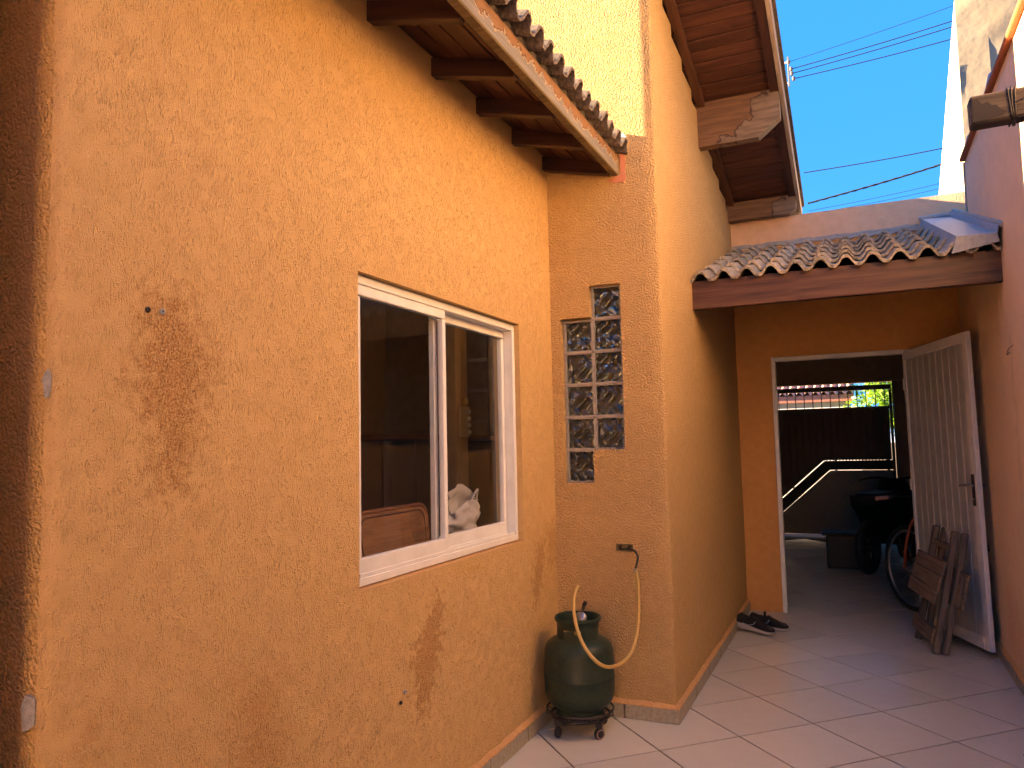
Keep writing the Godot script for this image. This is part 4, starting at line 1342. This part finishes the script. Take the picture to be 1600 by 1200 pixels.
func build_kitchen() -> void:
	var K := thing("kitchen_cabinet", "pale kitchen cabinet doors under a brown ledge seen through the window", "cabinet", Vector3(-3.2, 0, -4.9))
	for k in 6:
		var z := -.4 + 2.2 - k * .46
		var d := put("door", box_mesh(Vector3(0, .76, z), Vector3(.02, 1.50, .45), .004), mat(C(.36, .29, .28), .5), K)
		put("knob", tube_mesh([Vector3(.012, .95, z + .18), Vector3(.035, .95, z + .18)], .012, 10), M.steel, d)
	put("carcass", box_mesh(Vector3(-.2, .755, .0), Vector3(.36, 1.5, 3.9), .005), mat(C(.1, .06, .045), .6), K)
	put("ledge", box_mesh(Vector3(-.17, 1.535, .0), Vector3(.48, .04, 3.95), .006), M.board, K)
	var B := thing("cutting_board", "round-cornered wooden tray board propped inside behind the left pane", "board", Vector3(-1.74, 1.005, -2.66), 0)
	B.rotation = Vector3(0, 0, .10)
	var rr := func(w: float, h: float, r: float) -> PackedVector2Array:
		var o := PackedVector2Array()
		for c in [[1, 1, 0], [-1, 1, 1], [-1, -1, 2], [1, -1, 3]]:
			for k in 6:
				var a: float = PI / 2 * (c[2] + k / 5.0)
				o.append(Vector2(c[0] * (w / 2 - r) + cos(a) * r, c[1] * (h / 2 - r) + sin(a) * r))
		return o
	var face := Transform3D(Basis(Vector3.FORWARD, Vector3.UP, Vector3.RIGHT), Vector3(0, .105, 0))
	put("panel", prism_mesh(rr.call(.52, .205, .05), -.008, .008, face), M.board, B)
	var groove := begin()
	var gp := []
	for p in rr.call(.47, .158, .045): gp.append(face * Vector3(p.x, p.y, .0085))
	gp.append(gp[0])
	tube(groove, gp, .0035, 6)
	put("groove", groove.commit(), M.board_dark, B)
	var edge := begin()
	var ep := []
	for p in rr.call(.515, .20, .05): ep.append(face * Vector3(p.x, p.y, .004))
	ep.append(ep[0])
	tube(edge, ep, .009, 8)
	put("rim", edge.commit(), wood(191, [C(.12, .05, .025), C(.22, .10, .05)], .3, .5), B)
	# plastic bag: a crumpled open sack
	var Bg := thing("plastic_bag", "crumpled white plastic bag standing inside behind the right pane", "bag", Vector3(-1.78, .985, -3.31))
	var st := begin()
	st.set_smooth_group(0)
	var n := 26
	var m := 12
	var nz := noise(201, 9.0, 3)
	var g := func(i: int, j: int) -> Vector3:
		var a := TAU * i / n
		var v := float(j) / m
		var r := lerpf(.075, .085, v) * (1.0 if v > .05 else .8)
		if v > .75: r *= 1.0 - (v - .75) * .9
		r *= 1.0 + .55 * nz.get_noise_3d(cos(a) * .6, v * .35, sin(a) * .6)
		var y := v * .215 + .03 * v * sin(a * 2.0 + 1.0) + .05 * v * cos(a + 2.2)
		return Vector3(cos(a) * r * .7, y, sin(a) * r * 1.75)
	for i in n:
		for j in m:
			for q in [[i, j], [i + 1, j], [i + 1, j + 1], [i, j], [i + 1, j + 1], [i, j + 1]]: st.add_vertex(g.call(q[0], q[1]))
	st.generate_normals()
	var bagm := mat(C(.48, .47, .47), .35)
	bagm.backlight_enabled = true
	bagm.backlight = Color(.5, .5, .5)
	put("sack", st.commit(), bagm, Bg)
	put("handle_loop", tube_mesh(curve_pts([Vector3(.02, .20, -.05), Vector3(.03, .245, -.09), Vector3(.02, .25, -.13), Vector3(.0, .20, -.15)], 5), .006, 6), bagm, Bg)
	var Pn := thing("wall_phone", "small pale wall panel with round knobs seen through the right pane", "wall panel", Vector3(-2.35, 1.55, -4.42))
	put("backing", box_mesh(Vector3(0, .07, 0), Vector3(.02, .20, .12), .006), mat(C(.5, .44, .34), .5), Pn)
	put("top_lamp_cover", box_mesh(Vector3(.012, .20, .01), Vector3(.03, .05, .05), .01), mat(C(.6, .42, .12), .4), Pn)
	for k in 4: put("knob", tube_mesh([Vector3(.01, .0 + k * .045, -.035), Vector3(.025, .0 + k * .045, -.035)], .014, 10), M.white, Pn)
	put("post", box_mesh(Vector3(-.06, -.05, 0), Vector3(.09, 3.0, .16), .006), M.dark_plaster, Pn)

func build_garage() -> void:
	var Gw := thing("garage", "dark covered garage behind the doorway", "garage", Vector3.ZERO, 0, "", "structure")
	put("left_wall", box_mesh(Vector3(-3.3, 1.35, -9.6), Vector3(.15, 2.7, 5.5), .01), M.dark_plaster, Gw)
	put("right_wall", box_mesh(Vector3(1.12, 1.35, -9.7), Vector3(.15, 2.7, 5.4), .01), M.dark_plaster, Gw)
	put("ceiling", box_mesh(Vector3(-1.1, 2.78, -9.7), Vector3(4.6, .12, 5.42), .01), M.dark_plaster, Gw)
	put("lintel", box_mesh(Vector3(-1.1, 2.49, -12.3), Vector3(4.6, .46, .14), .01), M.dark_plaster, Gw)
	put("pier", box_mesh(Vector3(.79, 1.13, -12.25), Vector3(.578, 2.26, .03), .01), M.dark_plaster, Gw)
	# the gate: solid folded sheet with a bent band across it and a grille above
	var zg := -12.25
	var G := thing("garage_gate", "black sheet metal garage gate with barred top and bent diagonal band", "gate", Vector3(0, 0, zg))
	put("top_rail", box_mesh(Vector3(-1.3, 2.185, 0), Vector3(3.58, .07, .05), .004), M.gate, G)
	put("mid_rail", box_mesh(Vector3(-1.3, 1.885, 0), Vector3(3.58, .04, .05), .004), M.gate, G)
	put("side_post", box_mesh(Vector3(.475, 1.08, 0), Vector3(.04, 2.13, .048), .004), M.gate, G)
	put("left_post", box_mesh(Vector3(-3.07, 1.08, 0), Vector3(.04, 2.13, .048), .004), M.gate, G)
	for k in 29: put("bar", box_mesh(Vector3(.40 - k * .1215, 2.03, 0), Vector3(.014, .25, .014), .002), M.gate, G)
	# upper sheet: vertical folds, cut below along the band
	var cut := func(x: float) -> float:      # lower edge of the upper sheet
		return 1.13 if x > -.46 else maxf(1.13 - (-.46 - x) * .905, .05)
	var ribs := 36
	for k in ribs:
		var xa := -3.05 + k * 3.5 / ribs
		var xb := xa + 3.5 / ribs
		var st := begin()
		var ya: float = cut.call(xa)
		var yb: float = cut.call(xb)
		var mid := (xa * .45 + xb * .55)
		var ym: float = cut.call(mid)
		var z1 := .018
		for s in [[xa, ya, 0.0, mid, ym, z1], [mid, ym, z1, xb, yb, 0.0]]:
			var nn := Vector3(-(s[5] - s[2]), 0, s[3] - s[0]).normalized()
			quad(st, Vector3(s[0], s[1], s[2]), Vector3(s[3], s[4], s[5]), Vector3(s[3], 1.868, s[5]), Vector3(s[0], 1.868, s[2]), nn)
			quad(st, Vector3(s[0], s[1], s[2] - .004), Vector3(s[3], s[4], s[5] - .004), Vector3(s[3], 1.868, s[5] - .004), Vector3(s[0], 1.868, s[2] - .004), -nn)
		put("upright_fold", st.commit(), M.gate, G)
	# band between two thin slits
	var band := v2([.455, 1.123, -.455, 1.118, -1.60, .083, -1.42, .045, -.385, .985, .455, .988])
	put("bent_band", prism_mesh(band, -.012, .012), M.rubber, G)
	for q in [[-.43, 1.04, .9], [-.30, 1.05, 1.57], [-.86, .66, 2.2], [.40, 1.05, 1.57]]:
		put("band_tie", bar_mesh(Vector3(q[0], q[1], 0) - Vector3(cos(q[2]), sin(q[2]), 0) * .085, Vector3(q[0], q[1], 0) + Vector3(cos(q[2]), sin(q[2]), 0) * .085, .02, .034, Vector3.BACK), M.gate, G)
	for k in 20:
		put("band_stud", box_mesh(Vector3(-.42 + k * .044, 1.119 + (.0 if k < 99 else .0), 0), Vector3(.014, .03, .02), .002), M.gate, G)
	# lower sheet: folds slanting down to the right
	var low := v2([.455, .980, -.383, .976, -1.41, .04, .455, .04])
	for k in 26:
		var c := -2.2 + k * .125
		var dirv := Vector2(.80, -.60)
		var nv := Vector2(.60, .80)
		var strip := PackedVector2Array([nv * c - dirv * 4.0, nv * c + dirv * 4.0, nv * (c + .125) + dirv * 4.0, nv * (c + .125) - dirv * 4.0])
		for piece in Geometry2D.intersect_polygons(low, strip):
			if piece.size() < 3: continue
			var st := begin()
			var tilt := Transform3D(Basis(Vector3.RIGHT, Vector3.UP, Vector3.BACK), Vector3.ZERO)
			prism(st, piece, -.004, .0, tilt)
			var inner := Geometry2D.offset_polygon(piece, -.022)
			for q in inner:
				if q.size() >= 3: prism(st, q, .0, .03, tilt)
			put("slanting_fold", st.commit(), M.gate_grey, G)
	# motorcycle parked in the dark
	var Mo := thing("motorcycle", "black motorcycle parked in the dark garage before the gate", "motorcycle", Vector3(.22, 0, -9.6), -.35)
	var blk := mat(C(.008, .0075, .0075), .55)
	for s in [-1, 1]:
		var c := Vector3(.05, .29, .62 * s)
		var tr := begin()
		var pts := []
		for k in 33: pts.append(c + Vector3(0, sin(TAU * k / 32), cos(TAU * k / 32)) * .245)
		tube(tr, pts, .045, 9)
		var wh := put("tyre", tr.commit(), M.rubber, Mo)
		put("hub", tube_mesh([c + Vector3(-.05, 0, 0), c + Vector3(.05, 0, 0)], .05, 12), M.dark_metal, wh)
		var sp := begin()
		for k in 5: tube(sp, [c, c + Vector3(0, sin(TAU * k / 5), cos(TAU * k / 5)) * .235], .012, 6)
		put("spokes", sp.commit(), M.dark_metal, wh)
	var fair := v2([.66, .30, .60, .58, .38, .74, .36, .92, .22, .98, .12, .86, .02, .76, -.50, .78, -.72, .84, -.70, .74, -.52, .60, -.30, .30, .25, .22])
	put("body", prism_mesh(fair, -.13, .13, Transform3D(Basis(Vector3(0, 0, -1), Vector3.UP, Vector3.RIGHT), Vector3(.05, 0, 0))), blk, Mo)
	put("leg_shield", bar_mesh(Vector3(.05, .30, -.42), Vector3(.05, .88, -.30), .04, .40, Vector3.FORWARD, .02), blk, Mo)
	put("saddle", box_mesh(Vector3(.05, .815, .30), Vector3(.26, .08, .68), .03), M.rubber, Mo)
	put("fork", tube_mesh([Vector3(.05, .29, -.62), Vector3(.05, .95, -.34)], .03, 8), M.dark_metal, Mo)
	put("handlebar", tube_mesh(curve_pts([Vector3(-.33, .955, -.22), Vector3(-.15, .985, -.29), Vector3(.05, .965, -.32), Vector3(.25, .985, -.29), Vector3(.42, .955, -.22)], 4), .014, 8), M.dark_metal, Mo)
	put("headlight", lathe_mesh([Vector2(0, -.05), Vector2(.06, -.04), Vector2(.085, .02), Vector2(.08, .04), Vector2(0, .045)], 16), M.dark_metal, Mo).transform = Transform3D(Basis(Vector3.RIGHT, -PI / 2), Vector3(.05, .84, -.42))
	put("foot_board", box_mesh(Vector3(-.13, .33, 0), Vector3(.42, .05, .42), .01), blk, Mo)
	# dark box on the floor left of it
	var Bx := thing("storage_box", "low dark box on the garage floor beside the motorcycle", "box", Vector3(-.16, .0, -9.45), .05)
	put("crate", box_mesh(Vector3(0, .19, 0), Vector3(.44, .36, .34), .012), blk, Bx)
	put("lid", box_mesh(Vector3(-.01, .385, 0), Vector3(.50, .03, .38), .008), blk, Bx)
	# bicycle just inside, its front wheel turned towards the door
	var By := thing("bicycle", "bicycle with a red fork standing just inside the doorway behind the door edge", "bicycle", Vector3(.36, 0, -7.25), -1.18)
	var wheel := func(c: Vector3, yaw: float) -> void:
		var b := Basis(Vector3.UP, yaw)
		var t := begin()
		var pts := []
		for k in 41: pts.append(c + b * Vector3(cos(TAU * k / 40), sin(TAU * k / 40), 0) * .335)
		tube(t, pts, .021, 9)
		var w: MeshInstance3D = put("tyre", t.commit(), M.rubber, By)
		var r := begin()
		var rp := []
		for k in 41: rp.append(c + b * Vector3(cos(TAU * k / 40), sin(TAU * k / 40), 0) * .308)
		tube(r, rp, .0095, 7)
		put("rim", r.commit(), M.steel, w)
		var sp := begin()
		for k in 18: tube(sp, [c + b * Vector3(0, 0, .025 * (1 if k % 2 == 0 else -1)), c + b * Vector3(cos(TAU * k / 18), sin(TAU * k / 18), 0) * .305], .0013, 4)
		put("spokes", sp.commit(), M.steel, w)
		put("hub", tube_mesh([c - b * Vector3(0, 0, .045), c + b * Vector3(0, 0, .045)], .018, 10), M.steel, w)
	wheel.call(Vector3(0, .356, 0), .15)
	wheel.call(Vector3(1.05, .356, 0), 0.0)
	var redm := mat(C(.30, .055, .02), .4)
	var fk := begin()
	for s in [-1, 1]: tube(fk, curve_pts([Vector3(0, .356, .055 * s), Vector3(.05, .55, .055 * s), Vector3(.115, .74, .03 * s), Vector3(.13, .78, 0)], 4), .012, 8)
	put("fork", fk.commit(), redm, By)
	var frm := begin()
	for e in [[Vector3(.13, .78, 0), Vector3(.17, .90, 0)], [Vector3(.15, .86, 0), Vector3(.66, .86, 0)], [Vector3(.14, .80, 0), Vector3(.60, .34, 0)], [Vector3(.60, .34, 0), Vector3(.68, .92, 0)], [Vector3(.60, .34, 0), Vector3(1.05, .356, 0)], [Vector3(.66, .82, 0), Vector3(1.05, .356, 0)]]: tube(frm, e, .017, 8)
	put("frame", frm.commit(), redm, By)
	put("handlebar", tube_mesh(curve_pts([Vector3(.24, .965, -.28), Vector3(.18, .975, -.18), Vector3(.16, .96, 0), Vector3(.18, .975, .18), Vector3(.24, .965, .28)], 4), .011, 8), M.dark_metal, By)
	for s in [-1, 1]: put("grip", tube_mesh([Vector3(.235, .966, .27 * s), Vector3(.275, .962, .37 * s)], .017, 8), mat(C(.42, .24, .22), .6), By)
	put("saddle", box_mesh(Vector3(.70, .96, 0), Vector3(.25, .05, .14), .02), M.rubber, By)
	put("pedal_crank", tube_mesh([Vector3(.60, .34, -.06), Vector3(.62, .34, .08), Vector3(.54, .22, .09)], .01, 6), M.steel, By)

func build_litter() -> void:
	var T := thing("dry_twig", "small dry twig with a dead leaf lying on the floor tiles before the wall corner", "twig", Vector3(-.515, .003, -2.625), .6)
	put("stem", tube_mesh(curve_pts([Vector3(0, .002, 0), Vector3(.03, .006, .006), Vector3(.06, .014, -.004), Vector3(.085, .016, .004)], 4), .0014, 6), M.bark, T)
	var st := begin()
	for s in [-1, 1]: quad(st, Vector3(-.012, .004, 0), Vector3(0, .007 + s * .002, .008 * s), Vector3(.014, .005, .004 * s), Vector3(.01, .003, 0), Vector3.UP)
	put("leaf", st.commit(), M.joint, T)
	for q in [[-.30, -2.47, .008], [-.62, -3.0, .005], [.28, -3.3, .007], [.62, -4.2, .006]]:
		var c := thing("dirt_crumb", ["dark crumb of dirt on the tiles right of the twig", "tiny dirt crumb on the tiles near the skirting corner", "small dirt crumb in the middle of the passage floor", "small crumb of dirt on the tiles by the right wall"][[-.30, -.62, .28, .62].find(q[0])], "dirt", Vector3(q[0], .002, q[1]), rng.randf() * 3)
		put("crumb", box_mesh(Vector3.ZERO, Vector3(q[2] * 2.2, .004, q[2]), .0018), M.joint, c)

func build_outside() -> void:
	var g := put("ground", box_mesh(Vector3(0, -.20, -20), Vector3(400, .12, 400), 0.0), M.earth, self)
	tag(g, "bare brown ground around the house", "ground", "", "structure")
	var rd := put("road", box_mesh(Vector3(0, -.145, -17.2), Vector3(120, .01, 6.4), 0.0), M.asphalt, self)
	tag(rd, "grey asphalt street beyond the garage gate", "road", "", "structure")
	for k in 2:
		var pv := put("pavement", box_mesh(Vector3(0, -.08, -13.2 if k == 0 else -21.1), Vector3(120, .13, 1.55), .01), M.concrete, self)
		tag(pv, ["concrete pavement in front of the garage gate", "concrete pavement before the red roofed house"][k], "pavement", "", "structure")
	# neighbour
	var N := thing("neighbour_house", "tall cream rendered house side with a sloping top beyond the right wall", "house", Vector3.ZERO, 0, "", "")
	var pts := v2([-7.02, 0, -7.02, 5.06, -14.0, 1.40, -14.0, 0])
	put("side_wall", prism_mesh(pts, .93, 1.15, Transform3D(Basis(Vector3.BACK, Vector3.UP, Vector3.RIGHT), Vector3.ZERO)), M.cream, N)
	var ns := begin()
	var ys := _lines([], 0.0, 6.2, .15)
	var xs := _lines([], .932, 5.0, .15)
	for i in xs.size() - 1:
		for j in ys.size() - 1:
			var p := []
			var nn := []
			var uvs := []
			for q in [[i, j], [i + 1, j], [i + 1, j + 1], [i, j + 1]]:
				var v := Vector3(xs[q[0]], ys[q[1]], -7.018)
				var e := .03
				v.z += .022 * wob(v * 1.5)
				p.append(v)
				nn.append(Vector3(-.022 * (wob((v + Vector3(e, 0, 0)) * 1.5) - wob((v - Vector3(e, 0, 0)) * 1.5)) / (2 * e), -.022 * (wob((v + Vector3(0, e, 0)) * 1.5) - wob((v - Vector3(0, e, 0)) * 1.5)) / (2 * e), 1).normalized())
				uvs.append(Vector2(v.x, -v.y))
			quadn(ns, p, nn, uvs)
	put("end_wall", ns.commit(), M.cream, N)
	put("end_wall_core", box_mesh(Vector3(3.08, 3.09, -7.14), Vector3(3.84, 6.2, .2), .0), M.cream, N)
	# house across the street
	var H := thing("street_house", "low white house across the street with red fascia and pink tiled roof", "house", Vector3(0, 0, -22))
	put("wall", box_mesh(Vector3(-5.1, 1.25, -.5), Vector3(10.0, 2.5, .3), .01), M.house_white, H)
	put("plinth_wall", box_mesh(Vector3(-5.0, 1.13, .35), Vector3(10.2, 2.26, .12), .01), M.house_white, H)
	put("fascia", box_mesh(Vector3(-5.05, 2.52, .0), Vector3(10.1, .19, .04), .005), M.house_red, H)
	put("soffit", box_mesh(Vector3(-5.05, 2.45, -.22), Vector3(10.1, .03, .44), .002), M.house_red, H)
	var tl := wave_tile(.21, .5, .085, .018, .02, .0, 7)
	var down := Vector3(0, -sin(.36), cos(.36))
	var upv := Vector3(0, cos(.36), sin(.36))
	for row in 3:
		for k in 18:
			var o := put("roof_tile", tl, M.house_tile, H)
			o.transform = Transform3D(Basis(Vector3.RIGHT, upv, down), Vector3(-.01 - (k + 1) * .21, 2.612, .06) - down * .42 * row + upv * .004)
	put("roof_slope", prism_mesh(v2([.0, 2.60, -4.0, 4.10, -4.0, 4.0, .0, 2.50]), -10.1, 0.0, Transform3D(Basis(Vector3.BACK, Vector3.UP, Vector3.RIGHT), Vector3.ZERO)), M.house_tile, H)
	# tree beside it
	var T := thing("street_tree", "bright green leafy tree beside the house across the street", "tree", Vector3(1.25, 0, -21.6))
	put("trunk", tube_mesh(curve_pts([Vector3(0, -.1, 0), Vector3(.05, .8, .03), Vector3(-.02, 1.6, 0), Vector3(.04, 2.4, .05)], 4), .11, 9, .6), M.bark, T)
	for k in 6:
		var a := TAU * k / 6.0
		put("limb", tube_mesh([Vector3(.02, 1.5 + .1 * k, .02), Vector3(cos(a) * .5, 2.1 + .08 * k, sin(a) * .4), Vector3(cos(a) * .95, 2.5 + .12 * k, sin(a) * .8)], .045, 6, .35), M.bark, T)
	var lf := begin()
	var r := RandomNumberGenerator.new()
	r.seed = 77
	for k in 110:
		var c := Vector3(r.randfn() * .62, 2.45 + r.randfn() * .45, r.randfn() * .55)
		for q in 42:
			var p := c + Vector3(r.randfn(), r.randfn(), r.randfn()) * .14
			var b := Basis(Vector3(r.randfn(), r.randfn(), r.randfn()).normalized(), r.randf() * TAU)
			var s := r.randf_range(.055, .10)
			var v := [p + b * Vector3(-s, 0, 0), p + b * Vector3(0, s * .1, s * .45), p + b * Vector3(s, 0, 0), p + b * Vector3(0, s * .1, -s * .45)]
			quad(lf, v[0], v[1], v[2], v[3], b * Vector3.UP)
	var crown := put("crown", lf.commit(), M.leaf, T)
	crown.set_meta("kind", "stuff")
	# pole and wires far behind
	var sc := func(x: float, y: float) -> Vector3: return Vector3(x * 30.0 / 16.0, 1.46 + (y - 1.46) * 30.0 / 16.0, -30.0)
	var Pl := thing("utility_pole", "concrete power pole with a rack of insulators half hidden by the gable roof", "utility pole", Vector3(-2.05, 0, -30.3))
	put("post", tube_mesh([Vector3(0, 0, 0), Vector3(0, 15.9, 0)], .20, 12, .65), M.concrete, Pl)
	put("rack", bar_mesh(Vector3(.42, 14.9, .3), Vector3(.42, 16.1, .3), .06, .06, Vector3.RIGHT), mat(C(.16, .16, .17), .5), Pl)
	for k in 2: put("bracket", bar_mesh(Vector3(0, 15.05 + k * .85, .1), Vector3(.42, 15.05 + k * .85, .3), .06, .05), mat(C(.16, .16, .17), .5), Pl)
	var wires := [[-.863, 9.153, 2.214, 9.642, .010, "faint topmost power line across the blue sky"], [-.821, 8.994, 2.091, 9.334, .017, "upper of three power lines ending at the insulator rack"], [-.813, 8.897, 2.084, 9.222, .017, "middle of three power lines ending at the insulator rack"], [-.782, 8.781, 2.038, 8.982, .017, "lowest of three power lines ending at the insulator rack"],
		[-.684, 6.793, 1.736, 6.909, .018, "single dark cable alone between the power lines and the bundle"], [-.644, 6.154, 1.686, 6.596, .024, "thick twisted cable bundle low in the sky"], [-.652, 5.997, 1.613, 6.237, .009, "thin wire just below the thick cable bundle"], [-.62, 5.93, 1.607, 6.139, .009, "thin lowest wire just above the end wall"]]
	for w in wires:
		var a: Vector3 = sc.call(w[0], w[1])
		var b: Vector3 = sc.call(w[2], w[3])
		var e := b + (b - a) * .8
		var st := begin()
		var strands := 3 if w[4] > .02 else 1
		for s in strands:
			var pp := []
			for k in 25:
				var t := k / 24.0
				var p := a.lerp(e, t) + Vector3(0, -.12 * sin(PI * t), 0)
				if strands > 1: p += Vector3(0, cos(t * 46 + TAU * s / 3), sin(t * 46 + TAU * s / 3)) * .026
				pp.append(p)
			tube(st, pp, w[4] if strands == 1 else .017, 6)
		var o := put("power_line" if w[4] < .02 else "cable_bundle", st.commit(), M.wire, self)
		tag(o, w[5], "cable", "overhead wires")
	for k in 4:
		var p: Vector3 = sc.call([-.863, -.821, -.813, -.782][k], [9.153, 8.994, 8.897, 8.781][k])
		var ins := begin()
		lathe(ins, [Vector2(.0, -.07), Vector2(.05, -.07), Vector2(.07, -.03), Vector2(.05, 0), Vector2(.07, .03), Vector2(.05, .07), Vector2(0, .07)], 12)
		put("insulator", ins.commit(), mat(C(.18, .17, .17), .3), Pl, Transform3D(Basis.IDENTITY, p - Vector3(-2.05, 0, -30.3)))

func _ready() -> void:
	rng.seed = 4
	var cam := Camera3D.new()
	cam.name = "camera"
	add_child(cam)
	cam.position = Vector3(0, 1.46, 0)
	cam.rotation = Vector3(.0802165, .4248936, -.0219169)
	cam.fov = 53.83
	cam.near = .05
	cam.far = 600.0
	cam.current = true
	var env := Environment.new()
	env.background_mode = Environment.BG_SKY
	var sky := Sky.new()
	var sm := ProceduralSkyMaterial.new()
	sm.sky_top_color = lin(.0033, .0215, .062)
	sm.sky_horizon_color = lin(.0088, .0368, .080)
	sm.sky_curve = .12
	sm.ground_bottom_color = lin(.10, .08, .06)
	sm.ground_horizon_color = lin(.22, .20, .18)
	sm.sun_angle_max = 1.0
	sky.sky_material = sm
	env.sky = sky
	env.tonemap_mode = Environment.TONE_MAPPER_LINEAR
	env.tonemap_exposure = 23.0
	env.sdfgi_enabled = true
	env.ssao_enabled = true
	env.ssil_enabled = true
	var we := WorldEnvironment.new()
	we.name = "world_environment"
	we.environment = env
	add_child(we)
	var sun := DirectionalLight3D.new()
	sun.name = "sun"
	add_child(sun)
	sun.look_at_from_position(Vector3.ZERO, Vector3(1, -.305, -.108))
	sun.light_energy = 1.0
	sun.light_color = Color(1.0, .86, .66)
	sun.light_angular_distance = .5
	sun.shadow_enabled = true
	make_materials()
	build_outside()
	build_walls()
	floor_tiles()
	build_eave()
	build_gable()
	build_canopy()
	build_garage()
	build_window()
	build_glass_blocks()
	build_door()
	build_bottle()
	build_kitchen()
	build_stool()
	build_shoes()
	build_beam_end()
	build_litter()
